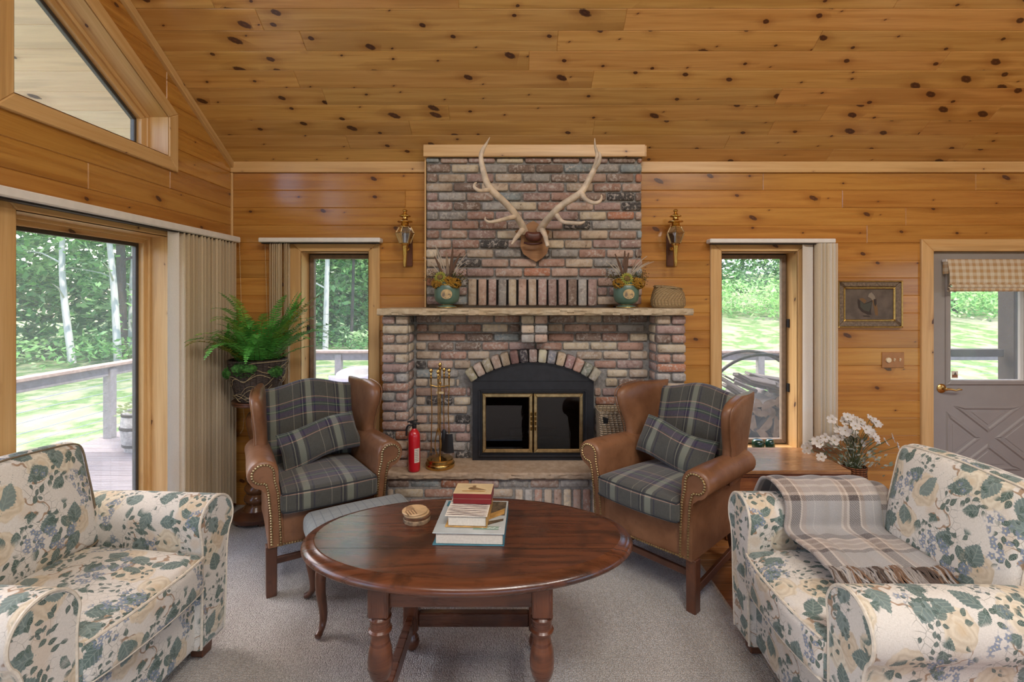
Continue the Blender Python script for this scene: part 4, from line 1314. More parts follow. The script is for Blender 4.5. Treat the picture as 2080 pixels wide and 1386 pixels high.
make_wingback((*CLc, 0), radians(32), 'tan leather wingback chair with plaid seat beside the potted fern')
make_wingback((*CRc, 0), radians(-48), 'tan leather wingback chair with plaid seat in front of the pine chest')
def loc_in(C, th, x, y): return (C[0]+x*cos(th)-y*sin(th), C[1]+x*sin(th)+y*cos(th))
make_lumbar((*loc_in(CLc, radians(32), .015, .0), .735), radians(32+8), 'navy and green plaid lumbar pillow on the wingback chair beside the fern', .38, -.16, 1)
make_lumbar((*loc_in(CRc, radians(-48), .0, .0), .73), radians(-48), 'green plaid lumbar pillow on the wingback chair in front of the chest', .40, .16, 5)

# ------------------------------------------------------------------ floral armchairs
def make_floral(loc, rz, label, dy=0.0, pm='piping'):
    t = thing('armchair', label, 'armchair', loc, rz)
    mb = MB(); rbox(mb, (.315, .375, .15), .03, 8, lambda p, q: (p[0], p[1]-.012*(1-q[0]**2)*(q[1] < -.5), p[2]), c=(0, -.055, .215)); mb.build('base', M['floral'], t, weld=True)
    def crown(p, q):
        x, y, z = p
        k = (1-min(1, abs(q[0]))**2.4)*(1-min(1, abs(q[1]))**2.4)
        z += (.035 if z > 0 else 0)*k-.012*max(0, -q[1])
        y -= .028*(1-abs(q[0])**2.5)*(q[1] < -.5)
        return (x, y, z)
    mb = MB(); rbox(mb, (.288, .365, .088), .04, 12, crown, c=(0, -.125, .44)); cu = mb.build('seat_cushion', M['floral'], t, weld=True)
    mb = MB()
    for sz in (1, -1):
        pts = []
        for i in range(30):
            u = -1+2*i/29
            p = crown((u*.275, -.352, sz*.066), (u*.95, -.965, sz*.75)); pts.append((p[0], p[1]-.125-.003, p[2]+.44+sz*.006))
        mb.tube(pts, .0055, 6)
    mb.build('piping', M['piping'], cu)
    for s in (-1, 1):
        X = lambda x: s*x
        prof = [(.288, .07), (.287, .30), (.288, .50), (.285, .57)]
        cxr, czr, r_ = .386, .622, .112
        for k in range(17):
            a = radians(175-k*(175+42)/16); prof.append((cxr+r_*cos(a), czr+r_*sin(a)))
        prof += [(.452, .47), (.446, .30), (.440, .07)]
        rings = []
        c0 = (.37, .45)
        for y, k in ((-.472, .955), (-.468, .985), (-.458, 1), (-.25, 1), (.0, .995), (.2, .97), (.30, .95)):
            rings.append([(X(c0[0]+(x-c0[0])*k), y+.02*max(0, .4-z)*(1 if y < -.4 else 0)+(.025*((z-.2)**2) if y < -.4 else 0), max(.07, c0[1]+(z-c0[1])*k)) for x, z in prof])
        mb = MB(); mb.loft(rings); a = mb.build('arm', M['floral'], t, ang=50, fixn=True)
        mb = MB(); mb.tube(smoothpath([(p[0], p[1]-.002, p[2]) for p in rings[1]], 2), .006, 6); mb.build('piping', M['piping'] if s < 0 else M['piping'], a)
        for y in (-.40, .24):
            mb = MB(); mb.box((X(.37), y, .045), (.06, .06, .09), ch=.004, top=(1.2, 1.2)); mb.build('foot', M['legwood'], t, smooth=False)
    lean = rotm('X', -.13)
    mb = MB(); rbox(mb, (.40, .05, .35), .04, 8, c=(0, .268+dy, .46), rot=rotm('X', -.03)); mb.build('backrest', M['floral'], t, weld=True)
    mb = MB()
    def puff(p, q):
        x, y, z = p
        k = (1-min(1, abs(q[0]))**2.6)*(1-min(1, abs(q[2]))**2.6)
        y += (-.05 if y < 0 else .03)*k
        z += .02*(1-q[0]**2)*(q[2] > .3)
        return (x, y, z)
    rbox(mb, (.315, .072, .245), .05, 12, puff, c=(0, .150+dy, .752), rot=rotm('X', -.22)); bc = mb.build('back_cushion', M['floral'], t, weld=True)
    mb = MB()
    for sy in (-1, 1):
        pts = []
        for i in range(49):
            a = 2*pi*i/48; u, v = cos(a), sin(a)
            e = .16; u = math.copysign(abs(u)**e, u); v = math.copysign(abs(v)**e, v)
            p = Vector(puff((u*.303, sy*.052, v*.233), (u*.96, sy, v*.96))); p = rotm('X', -.22) @ p; pts.append((p.x, p.y+.150+dy+sy*.010, p.z+.752))
        mb.tube(pts, .0045, 6, cap=False)
    mb.build('piping', M[pm], bc)
    return t
make_floral((-1.905, 1.965, 0), radians(85), 'floral chintz armchair in front of the patio window', 0, 'piping_brown')
FR = (1.52, 1.95)
make_floral((*FR, 0), radians(-90), 'floral chintz armchair with a plaid throw over its arm', .10)

# the throw
t = thing('throw_blanket', 'grey and taupe plaid wool throw draped over floral arm and seat', 'throw', (1.45, 2.2, .5)); og = t.location
def throw_layer(x0, x1, path, seed, fr=True, skew=0.0):
    rs = random.Random(seed); pts = smoothpath([(0, a, b) for a, b in path], 7); L = [0]
    for p, q in zip(pts, pts[1:]): L.append(L[-1]+(q-p).length)
    NX = 46; P = []
    for i in range(NX+1):
        u = i/NX; row = []
        for k, p in enumerate(pts):
            tt = L[k]/L[-1]
            w = .006*sin(u*23+seed+tt*4)*tt+.005*sin(u*9-tt*7+seed)
            x = x0+(x1-x0)*u+skew*tt+.010*sin(tt*9+seed)+.006*sin(tt*23+u*3)
            n = Vector((0, 0, 1)) if k < 2 or k > len(pts)-3 else Vector((0, (pts[k+1]-pts[k-1]).z, -(pts[k+1]-pts[k-1]).y)).normalized()
            row.append(p+Vector((x, 0, 0))+n*abs(w)*1.0)
        P.append(row)
    return P, L
def throw_mesh(P, L, x0, x1, name):
    mb = MB(); NX = len(P)-1
    uvf = lambda i, j: (x0+(x1-x0)*i/NX, L[min(j, len(L)-1)])
    mb.grid(P, uvf)
    o = mb.build(name, M['throw'], t, og); m = o.modifiers.new('s', 'SOLIDIFY'); m.thickness = .012; m.offset = 0
    return o
TP = [(2.476, .36), (2.482, .52), (2.480, .64), (2.432, .745), (2.335, .776), (2.248, .738), (2.222, .67), (2.212, .615), (2.17, .600), (2.08, .606), (1.98, .608), (1.90, .598)]
P, L = throw_layer(1.20, 1.64, [(y+(.008 if i < 4 else 0), z+.016) for i, (y, z) in enumerate(TP)], 3)
throw_mesh(P, L, 1.20, 1.64, 'throw_cloth')
TP2 = [(a+(.010 if 4 < i < 9 else 0), b-.010) for i, (a, b) in enumerate(TP)]
P2, L2_ = throw_layer(1.34, 1.75, TP2, 8, skew=-.05)
throw_mesh(P2, L2_, 1.5, 1.905, 'under_fold')
mb = MB(); rs = random.Random(12)
FC = [(.30, .27, .25), (.10, .07, .055), (.42, .39, .36), (.22, .13, .08), (.36, .33, .31)]
for PP, z0 in ((P, 0), (P2, -.004)):
    for i in range(0, len(PP)-1):
        for q in range(2):
            b = Vector(PP[i][-1]).lerp(Vector(PP[i+1][-1]), q*.5+rs.uniform(-.1, .1))
            dx = rs.uniform(-.035, .035)
            l = rs.uniform(.075, .105)
            z = b.z-.577+.53
            mb.tube([b+Vector((0, .01, 0)), b+Vector((dx*.3, -l*.35, .003)), b+Vector((dx*.7, -l*.7, -.012)), b+Vector((dx, -l, -.022+rs.uniform(0, .01)))], [.0042, .004, .0045, .003], 5, col=FC[min(4, int((i/len(PP))*14+rs.random()*1.4) % 5)])
M['fringe'] = tinted('wool_fringe', .95, .3, 200, .2)
mb.build('fringe', M['fringe'], t, og)

# ------------------------------------------------------------------ coffee table
t = thing('coffee_table', 'antique oval dark wood coffee table with turned legs', 'table', (-.203, 2.06, 0))
TZ = .68
mb = MB()
A, B, N = .682, .392, 96
prof = [(-.052, 0), (-.047, -.0005), (-.044, -.0045), (-.024, -.007), (-.008, -.014), (0, -.026), (-.001, -.034), (-.008, -.042), (-.020, -.047), (-.07, -.049)]
rings = [[((A+o)*cos(2*pi*k/N), (B+o)*sin(2*pi*k/N), TZ+z) for k in range(N)] for o, z in prof]
mb.grid(rings, None, cv=True)
mb.uv = [[(mb.v[i][0], mb.v[i][1]) for i in f] for f in mb.f]
mb.poly(rings[0]); mb.poly(rings[-1][::-1])
mb.build('tabletop', M['tabletop'], t, ang=50)
LXh, LYh = .294, .27
prof = [(.0, 0), (.022, .002), (.033, .018), (.035, .038), (.029, .06), (.021, .075), (.024, .085), (.032, .09), (.032, .10)]
prof2 = [(.026, .222), (.038, .232), (.039, .242), (.030, .252), (.024, .262), (.027, .272), (.036, .288), (.0435, .315), (.045, .345), (.041, .385), (.033, .42), (.030, .443), (.031, .448), (.042, .452), (.043, .458), (.036, .464), (.0355, .493), (.040, .497), (.041, .504), (.034, .510), (.033, .516)]
for sx in (-1, 1):
    for sy in (-1, 1):
        c = (sx*LXh, sy*LYh)
        mb = MB(); mb.lathe(prof, 20, (*c, 0)); mb.lathe(prof2, 20, (*c, 0))
        mb.box((*c, .162), (.070, .070, .125), ch=.006, uvswap=True); mb.box((*c, .574), (.074, .074, .124), ch=.006, uvswap=True)
        mb.build('leg', M['table'], t, ang=35)
for sx in (-1, 1):
    mb = MB(); mb.box((sx*LXh, 0, .143), (.036, 2*LYh-.07, .066), ch=.004); mb.build('stretcher', M['table'], t, smooth=False)
    mb = MB(); mb.box((sx*LXh, 0, .585), (.028, 2*LYh-.07, .088), ch=.003); mb.build('apron', M['table'], t, smooth=False)
mb = MB(); mb.box((0, LYh, .143), (2*LXh-.07, .036, .066), ch=.004); mb.build('stretcher', M['table'], t, smooth=False)
for sy in (-1, 1):
    mb = MB(); mb.box((0, sy*LYh, .585), (2*LXh-.07, .028, .088), ch=.003); mb.build('apron', M['table'], t, smooth=False)

# books, box and coasters on it
M['cover_blue'] = simple('pale_blue_cover', (.40, .43, .42), .4, 0, None, .12, 9)
M['cover_teal'] = simple('teal_boards', (.045, .16, .20), .5, 0, None, .1, 20)
M['pages'] = simple('page_block', (.62, .57, .48), .85, 0, .15, .06, 150)
M['sagebox'] = simple('sage_print', (.20, .30, .23), .5)
M['dkprint'] = simple('brown_photo_print', (.09, .065, .04), .45, 0, None, .6, 40)
M['ochre'] = simple('ochre_print', (.42, .24, .07), .5, 0, None, .3, 30)
M['boxred'] = simple('burgundy_lacquer', (.17, .012, .014), .35, 0, None, .1, 10)
M['boxlid'] = simple('cream_lid_print', (.55, .42, .23), .45, 0, None, .08, 20)
M['birdink'] = simple('brown_bird_ink', (.20, .12, .055), .5, 0, None, .35, 60)
def book(name, label, loc, rz, w, d, h, cover, spine, seed=0):
    t = thing(name, label, 'book', loc, rz)
    mb = MB(); mb.box((0.004, 0, h/2), (w-.018, d-.012, h-.008), ch=.002); mb.build('page_block', M['pages'], t, smooth=False)
    mb = MB(); mb.box((0, 0, h-.002), (w, d, .0035), ch=.001, mi=0); mb.box((0, 0, .0018), (w, d, .0035), ch=.001, mi=1); mb.box((w/2-.002, 0, h/2), (.0035, d, h-.004), ch=.001, mi=1)
    mb.build('cover', [cover, spine], t, smooth=False)
    return t
BK = (-.203, 2.085)
b1 = book('hardcover_book', 'large pale blue hardcover book flat on the coffee table', (-.187, 2.10, TZ), radians(-2), .285, .315, .050, M['cover_blue'], M['cover_teal'])
mb = MB(); z = .0505
f = lambda a, b, d: (a, b, z+d)
mb.prism([(.015, -.125), (.118, -.125), (.118, -.098), (.015, -.098)], f, 0, .0002, mi=0)
rs = random.Random(2); x = .035
for k in range(3):
    mb.tube([(x+.008*j+.002*rs.random(), -.112+.003*sin(j*2.1+k), z+.0006) for j in range(7)], .0007, 4, mi=3); x += .022 if k else .02
mb.build('title_band', [M['sagebox'], M['dkprint'], M['ochre'], M['white'], M['cover_teal']], b1, smooth=False); mb = MB()
mb.prism([(.02, .01), (.135, .005), (.135, .145), (.03, .145)], f, 0, .0002, mi=1)
mb.prism([(.03, -.075), (.132, .02), (.132, .075), (.05, .0)], f, .0002, .0004, mi=2)
mb.prism([(-.13, .09), (-.06, .09), (-.06, .145), (-.13, .145)], f, 0, .0002, mi=4)
mb.prism([(.07, -.085), (.132, -.045), (.132, -.025), (.05, -.06)], f, 0, .0003, mi=1)
mb.build('cover_photo', [M['sagebox'], M['dkprint'], M['ochre'], M['white'], M['cover_teal']], b1, smooth=False)
b2 = book('paperback_book', 'thick paperback with zebra striped cover on the large book', (-.20, 2.105, TZ+.0508), radians(-3), .172, .235, .048, M['paper'], M['ochre'])
mb = MB(); rs = random.Random(7); z = .0485; f = lambda a, b, d: (a, b, z+d)
for k in range(15):
    y = -.112+.0155*k
    P = [[], []]
    for j in range(13):
        xx = -.083+.166*j/12; th = .0045*(.4+.6*abs(sin(j*.5+k*1.3)))*(1 if 0 < j < 12 else .3)
        yy = y+.004*sin(j*.45+k*.9)
        P[0].append((xx, yy-th*.6, z+.0004)); P[1].append((xx, yy+th*.6, z+.0004))
    mb.grid(P)
M['zebra'] = simple('plum_stripe_ink', (.085, .05, .06), .5)
mb.build('striped_print', M['zebra'], b2, smooth=False)
t = thing('keepsake_box', 'burgundy box with a wading bird on its cream lid', 'box', (-.188, 2.155, TZ+.0995), radians(-3))
mb = MB(); mb.box((0, 0, .0115), (.163, .115, .021), ch=.001); mb.build('box_body', M['boxred'], t, smooth=False)
mb = MB(); mb.box((0, 0, .0225), (.160, .112, .0015)); mb.build('gilt_line', M['boxlid'], t, smooth=False)
mb = MB(); mb.box((0, 0, .0335), (.163, .115, .021), ch=.001); lid = mb.build('box_lid', M['boxred'], t, smooth=False)
mb = MB(); mb.box((0, 0, .0445), (.162, .114, .001)); z = .0451; f = lambda a, b, d: (a, b, z+d)
bird = [(-.038, .026), (-.012, .029), (-.003, .036), (.006, .033), (.008, .024), (.002, .018), (.010, .012), (.030, .0), (.058, -.016), (.030, -.014), (.0, -.016), (-.018, -.012), (-.026, .0), (-.020, .010), (-.008, .017), (-.006, .024), (-.014, .026)]
mb.prism(bird, f, 0, .0003, mi=1)
mb.prism([(-.05, -.026), (.0, -.022), (.055, -.024), (.05, -.034), (-.045, -.035)], f, 0, .0002, mi=2)
mb.build('lid_print', [M['boxlid'], M['birdink'], M['ochre']], lid, smooth=False)
# coasters
CW = [simple('coaster_maple', (.50, .33, .17), .45, 0, .1, .15, 30), simple('coaster_walnut', (.14, .065, .032), .4, 0, .1, .3, 40), simple('coaster_bark', (.24, .16, .09), .7, 0, .4, .45, 60)]
cc = (-.444, 2.165)
z = TZ
for i, (mt, hh, dx, dy, lab) in enumerate(((2, .018, .004, .0, 'bark edged round coaster, bottom of the coaster stack'), (1, .014, .006, .004, 'dark walnut round coaster second from the bottom of the stack'), (0, .009, .002, -.002, 'pale round coaster under the inlaid coaster on the stack'), (0, .009, -.004, -.004, 'pale round coaster with chevron inlay on top of the stack'))):
    t = thing('coaster', lab, 'coaster', (cc[0]+dx, cc[1]+dy, z), i*.7, 'coasters stacked on the coffee table')
    r = .0585-.001*i
    mb = MB(); mb.lathe([(0, 0), (r-.002, 0), (r, .003), (r, hh-.0025), (r-.002, hh-.0002), (0, hh-.0002)], 32); mb.build('disc', CW[mt], t)
    if i == 3:
        mb = MB(); f = lambda a, b, d: (a, b, hh+d)
        for k in range(4):
            s0 = .004+.012*k
            for sg in (-1, 1):
                mb.prism([(s0, 0), (s0+.005, 0), (s0+.005-.0*k, sg*.04*(1-k*.12)), (s0, sg*.04*(1-k*.12))] if sg > 0 else [(-.045, s0), (0, s0), (0, s0+.004), (-.045, s0+.004)], f, -.0001, .0002)
        mb.build('inlay', CW[1], t, smooth=False)
    z += hh

# ------------------------------------------------------------------ footstool
th = radians(31)
t = thing('footstool', 'blue check footstool with cabriole legs behind the coffee table', 'footstool', (-.838, 2.69, 0), th)
mb = MB(); rbox(mb, (.285, .20, .062), .045, 8, lambda p, q: (p[0], p[1], p[2]+.022*(1-q[0]**2)*(1-q[1]**2)*(p[2] > 0)), c=(0, 0, .42)); mb.build('cushion', M['stoolfab'], t, weld=True)
mb = MB(); mb.box((0, 0, .345), (.52, .36, .06), ch=.006); mb.build('seat_rail', M['legwood'], t, smooth=False)
for sx in (-1, 1):
    for sy in (-1, 1):
        d = Vector((sx, sy, 0)).normalized(); b = Vector((sx*.235, sy*.16, 0))
        pts = smoothpath([b+Vector((0, 0, .37)), b+d*.018+Vector((0, 0, .31)), b+d*.02+Vector((0, 0, .22)), b+d*.0+Vector((0, 0, .12)), b+d*.0+Vector((0, 0, .06)), b+d*.025+Vector((0, 0, .025)), b+d*.05+Vector((0, 0, .012))], 4)
        n = len(pts)
        rad = [(.030-.014*min(1, i/(n*.72))) for i in range(n)]; rad[-1] = .010; rad[-4] = .018
        mb = MB(); mb.tube(pts, rad, 10); mb.build('leg', M['legwood'], t)

# ------------------------------------------------------------------ plant stand and fern
SX, SY = -1.942, 3.685
t = thing('plant_stand', 'turned dark wood pedestal stand under the potted fern', 'plant stand', (SX, SY, 0))
mb = MB(); mb.lathe([(0, .025), (.165, .025), (.168, .035), (.168, .052), (.158, .062), (.135, .07), (.118, .085), (.10, .09)], 36); 
for a in (.9, 2.4, 3.9, 5.4): mb.box((.125*cos(a), .125*sin(a), .014), (.05, .04, .028), rot=rotm('Z', a), ch=.004)
mb.build('base', M['legwood'], t)
mb = MB(); pr = [(.10, .09), (.086, .11), (.078, .125)]
for z0, z1, r in ((.13, .205, .092), (.205, .28, .088), (.28, .35, .082), (.35, .415, .078), (.415, .47, .072)):
    for k in range(9):
        a = pi*k/8; pr.append((r-.022+.022*sin(a), z0+(z1-z0)*(k/8)))
pr += [(.06, .472), (.078, .478), (.08, .49), (.07, .52), (.045, .54), (.04, .555), (.05, .60), (.068, .67), (.078, .73), (.076, .77), (.062, .80), (.045, .815), (.05, .83), (.07, .85), (.08, .862)]
mb.lathe(pr, 32); mb.build('turned_column', simple('turned_oak', (.15, .058, .02), .25, 0, None, .25, 9, coat=.4), t)
mb = MB(); mb.lathe([(.08, .862), (.155, .865), (.168, .872), (.17, .88), (.165, .888), (.172, .893), (.172, .90), (.0, .90)], 36); mb.build('top_plate', M['legwood'], t)
PZ = .902
t = thing('potted_fern', 'green Boston fern in a vine wrapped twig basket', 'plant', (SX+.01, SY-.015, PZ)); 
mb = MB(); n = 40; pr = [(.0, .0), (.135, 0), (.145, .02), (.165, .10), (.185, .2), (.197, .285), (.203, .30), (.19, .305), (.18, .28), (.0, .265)]
mb.lathe(pr, n); pot = mb.build('twig_basket', M['twig'], t)
mb = MB(); rs = random.Random(3)
for k in range(26):
    a0 = rs.uniform(0, 6.28); z0 = rs.uniform(.03, .27); dz = rs.uniform(-.14, .14); sp = rs.uniform(.6, 2.2); pts = []
    for i in range(14):
        u = i/13; z = min(.295, max(.012, z0+dz*u+.02*sin(u*9+k))); a = a0+sp*u
        r = .140+.062*(z/.3)+.008+.006*sin(u*12+k); pts.append((r*cos(a), r*sin(a), z))
    mb.tube(pts, rs.uniform(.0016, .0032), 5)
mb.build('vines', M['vine'], pot)
for (a, z, s) in ((-1.55, .25, 1.25), (-2.5, .21, .75), (-.45, .22, .8)):
    mb = MB(); rm = random.Random(int(a*100))
    rr_ = .15+.055*z/.3
    c = Vector((rr_*cos(a), rr_*sin(a), z))
    for k in range(260):
        u, v = rm.uniform(0, 6.28), rm.uniform(0, 1)**.6
        q = c+Vector((-sin(a), cos(a), 0))*(v*.06*s*cos(u))+Vector((0, 0, 1))*(v*.05*s*sin(u))+Vector((cos(a), sin(a), 0))*(.03*(1-v*v)*s)
        dd = Vector((cos(a)+rm.uniform(-.6, .6), sin(a)+rm.uniform(-.6, .6), rm.uniform(-.6, .7))).normalized()
        w = dd.orthogonal().normalized()*.004
        mb.poly([q-w, q+w, q+dd*.022+w*.2, q+dd*.022-w*.2])
    for i in range(3): mb.lathe([(0, -.02*s), (.035*s, -.012*s), (.045*s, .008*s), (.028*s, .026*s), (0, .03*s)], 12, c+Vector((-sin(a), cos(a), 0))*((i-1)*.028*s)+Vector((cos(a), sin(a), 0))*-.008)
    mb.build('moss', M['moss'], pot)
rs = random.Random(17)
def frond(az, L, rise, droop, base, col, curl=0):
    mb = MB(); n = 34; pts = []
    d = Vector((cos(az), sin(az), 0)); p = Vector(base); el = rise
    for i in range(n+1):
        p.x = max(p.x, -2.155-SX); p.y = min(p.y, 3.925-SY+.015); pts.append(p.copy()); st = L/n
        p = p+(d*cos(el)+Vector((0, 0, 1))*sin(el))*st
        el -= droop/n*(1.5*i/n+.3)
    side = Vector((-d.y, d.x, 0))
    mb.tube(pts[::2], [.0016*(1-.7*i/(n/2)) for i in range(n//2+1)], 4, col=(.10, .13, .03))
    for i in range(3, n+1):
        u = i/n; ln = (.052*min(1, u*5+.2)*(1-u)**.55+.004)*(L/.5)**.5
        tg = (pts[min(n, i+1)]-pts[i-1]).normalized()
        up = side.cross(tg).normalized()
        for s in (-1, 1):
            o = pts[i]; dr = (side*s*.92+tg*.28+up*rs.uniform(-.15, .25)).normalized()
            wv = tg*(L/n*.40)
            k = rs.uniform(.7, 1.25); c = (col[0]*k, col[1]*k, col[2]*k)
            tip = o+dr*ln-up*ln*.12
            mb.poly([o-wv*.5, o+dr*ln*.3-wv, tip-wv*.35, tip+wv*.35, o+dr*ln*.3+wv*1.0, o+wv*.5], col=c)
    return mb
for i in range(84):
    if i < 58:
        az = -pi/2+rs.uniform(-1.9, 1.9)
    else: az = rs.uniform(0, 2*pi)
    fx, fy = cos(az), sin(az)
    rise = rs.uniform(.75, 1.5); L = rs.uniform(.40, .66); droop = rs.uniform(.7, 1.9)
    if fx > .3: L *= 1.15; rise -= .15
    if fy > .25: rise = max(rise, 1.25); L *= .8; droop *= .4
    if fx < -.55: L *= .62; rise = max(rise, 1.0)
    g = rs.uniform(.7, 1.3)
    col = (.11*g, .40*g, .065*g) if rs.random() < .7 else (.28*g, .48*g, .07*g)
    if i in (3, 12): col = (.30, .30, .03)
    frond(az, L, rise, droop, (.09*fx+rs.uniform(-.04, .04), .07*fy+rs.uniform(-.03, .03), .27), col).build('frond', M['fern'], t, smooth=False)

# ------------------------------------------------------------------ on and by the hearth
HZ = .4255
t = thing('fire_extinguisher', 'red fire extinguisher with black valve on the stone hearth', 'fire extinguisher', (-.731, 3.505, HZ))
mb = MB(); mb.lathe([(0, .002), (.036, .002), (.041, .008), (.042, .02), (.042, .245), (.039, .268), (.028, .288), (.017, .297), (.014, .305), (0, .305)], 28); cy = mb.build('cylinder', M['red'], t)
mb = MB(); N = 8
P = [[(.0425*cos(a), .0425*sin(a), z) for z in (.07, .17)] for a in [-1.35+i*.14 for i in range(N)]]
mb.grid(P); mb.build('label', M['paper'], cy)
mb = MB(); rs = random.Random(1)
for k in range(7):
    z = .083+.012*k
    P = [[(.0430*cos(a), .0430*sin(a), zz) for zz in (z, z+.003)] for a in [-1.27+i*.1*rs.uniform(.8, 1) for i in range(N)]]
    mb.grid(P)
mb.build('label_print', M['ink'], cy)
mb = MB(); mb.lathe([(.013, .303), (.016, .308), (.016, .33), (.01, .335), (0, .335)], 16)
mb.box((.004, 0, .341), (.07, .018, .012), ch=.003, rot=rotm('Y', .12)); mb.box((-.012, 0, .356), (.075, .016, .010), ch=.003, rot=rotm('Y', -.18))
mb.tube(smoothpath([(-.012, 0, .325), (-.04, 0, .325), (-.055, .004, .30), (-.056, .006, .25)], 5), .007, 8)
mb.build('valve_handle', M['blackplastic'], t)

FX, FYT = -.562, 3.60
t = thing('fire_tool_stand', 'round polished brass stand for fireplace tools on the hearth', 'fire tool stand', (FX, FYT, HZ))
mb = MB(); mb.lathe([(0, .001), (.102, .001), (.106, .006), (.106, .030), (.102, .036), (.096, .038), (.096, .058), (.090, .064), (.03, .066), (.012, .075), (.0, .075)], 40); mb.build('base', M['brass'], t)
mb = MB(); mb.tube([(0, 0, .07), (0, 0, .60)], .006, 10); mb.lathe([(.006, .0), (.012, .01), (.006, .02)], 12, (0, 0, .60)); mb.tube([(0, 0, .6), (0, 0, .755)], .0055, 10)
mb.lathe([(0, 0), (.007, 0), (.008, .05), (.012, .062), (.006, .072), (.013, .086), (.013, .094), (.008, .104), (0, .106)], 14, (0, 0, .655)); mb.build('post', M['brass'], t)
mb = MB(); mb.box((0, -.004, .54), (.055, .004, .016), ch=.001); mb.build('name_plate', M['boxlid'], t, smooth=False)
mb = MB(); mb.tube([(-.072, 0, .595), (-.03, .0, .585), (0, 0, .583), (.03, 0, .585), (.072, 0, .595)], .004, 8)
mb.tube([(0, -.045, .595), (0, -.02, .585), (0, .02, .585), (0, .045, .595)], .004, 8); mb.build('hook_bar', M['brass'], t)
def tool(name, label, x, y, kind):
    t = thing(name, label, 'fire tool', (FX+x, FYT+y, HZ))
    mb = MB(); mb.lathe([(0, .0), (.005, 0), (.0055, .055), (.010, .062), (.005, .070), (.009, .085), (.005, .094), (.012, .103), (.0135, .112), (.009, .123), (0, .127)], 14, (0, 0, .59)); mb.build('handle', M['brass'], t)
    mb = MB(); b = .10 if kind == 'poker' else .24
    mb.tube([(0, 0, .595), (x*-.1, 0, .4), (0, 0, b)], .0038, 8); mb.build('shaft', M['brass'], t)
    mb = MB()
    if kind == 'shovel':
        P = [[(u*(.026+.01*v), -.006*(1-u*u)*1.5-.004, .24-.14*v) for v in (0, .25, .5, .75, 1)] for u in (-1, -.5, 0, .5, 1)]
        mb.grid(P); mb.build('blade', M['blackplastic'], t)
    elif kind == 'brush':
        mb.lathe([(.006, .26), (.016, .245), (.022, .18), (.026, .10), (0, .09)], 16, (0, 0, 0), sy=.6); mb.build('bristles', M['blackplastic'], t)
    elif kind == 'tongs':
        for s in (-1, 1): mb.tube(smoothpath([(0, 0, .30), (s*.012, 0, .25), (s*.022, 0, .17), (s*.010, 0, .10)], 5), .0042, 8)
        mb.build('jaws', M['brass'], t)
    else:
        mb.tube(smoothpath([(0, 0, .10), (.0, 0, .085), (.003, 0, .08)], 3), .004, 8); mb.tube([(0, 0, .14), (.02, 0, .125), (.022, 0, .105)], .0035, 8); mb.build('hook', M['iron'], t)
tool('poker', 'brass handled poker at the left of the fire tool stand', -.066, 0, 'poker')
tool('fire_tongs', 'brass fire tongs hanging at the front of the tool stand', -.006, -.05, 'tongs')
tool('hearth_brush', 'black hearth brush with brass handle behind the tongs', .022, .05, 'brush')
tool('ash_shovel', 'black bladed ash shovel at the right of the tool stand', .066, 0, 'shovel')

# woven basket
t = thing('woven_basket', 'tall pale woven rush basket behind the wingback chair on the hearth', 'basket', (.726, 3.672, HZ))
def rsq(w, d, r, z, n=6):
    out = []
    for cxx, cyy, a0 in ((w-r, d-r, 0), (-(w-r), d-r, pi/2), (-(w-r), -(d-r), pi), (w-r, -(d-r), 1.5*pi)):
        for k in range(n+1): out.append((cxx+r*cos(a0+pi/2*k/n), cyy+r*sin(a0+pi/2*k/n), z))
    return out
mb = MB(); mb.loft([rsq(.115, .098, .03, .002), rsq(.118, .10, .03, .1), rsq(.125, .106, .03, .3), rsq(.130, .110, .03, .40)], cap=False); mb.poly(rsq(.115, .098, .03, .002))
mb.loft([rsq(.120, .100, .03, .40), rsq(.115, .097, .03, .25), rsq(.108, .09, .03, .02)], cap=False); mb.poly(rsq(.108, .09, .03, .02))
mb.build('basket_body', M['wicker_light'], t)
mb = MB(); rim = rsq(.126, .106, .03, .402); mb.tube(rim+[rim[0]], .010, 8, cap=False); mb.build('rim', M['wicker_light'], t)
mb = MB(); mb.prism([(-.100, .325), (-.068, .325), (-.066, .362), (-.106, .372)], lambda a, b, d: (a, -.1105-d, b), 0, .002); mb.build('slot_shade_patch', M['soot_shade'], t, smooth=False)  # black patch instead of a cut opening, standing in for its dark inside

# ------------------------------------------------------------------ mantel things
MZ = BZ0+.001
def sunflower(c, nrm, r, t):
    n = Vector(nrm).normalized(); x = n.orthogonal().normalized(); y = n.cross(x); c = Vector(c)
    mb = MB()
    for ring, (k, rr_, lift) in enumerate(((16, r, .0), (14, r*.8, .008))):
        for i in range(k):
            a = 2*pi*i/k+ring*.2; d = x*cos(a)+y*sin(a); w = (x*-sin(a)+y*cos(a))*r*.13
            mb.poly([c+d*r*.35-w*.5, c+d*rr_*.7-w+n*(lift+.004), c+d*rr_+n*lift, c+d*rr_*.7+w+n*(lift+.004), c+d*r*.35+w*.5], col=(.30, .33, .05) if (i+ring) % 3 else (.42, .36, .06))
    f = mb.build('sunflower', M['petal'], t, smooth=False)
    mb = MB(); q = n.to_track_quat('Z', 'Y').to_matrix()
    mb.lathe([(r*.42, 0), (r*.40, .008), (r*.25, .012), (0, .008)], 16, c, rot=q); mb.build('seed_disc', simple('sunflower_seed', (.16, .10, .03), .9, 0, .6, .5, 90), f)
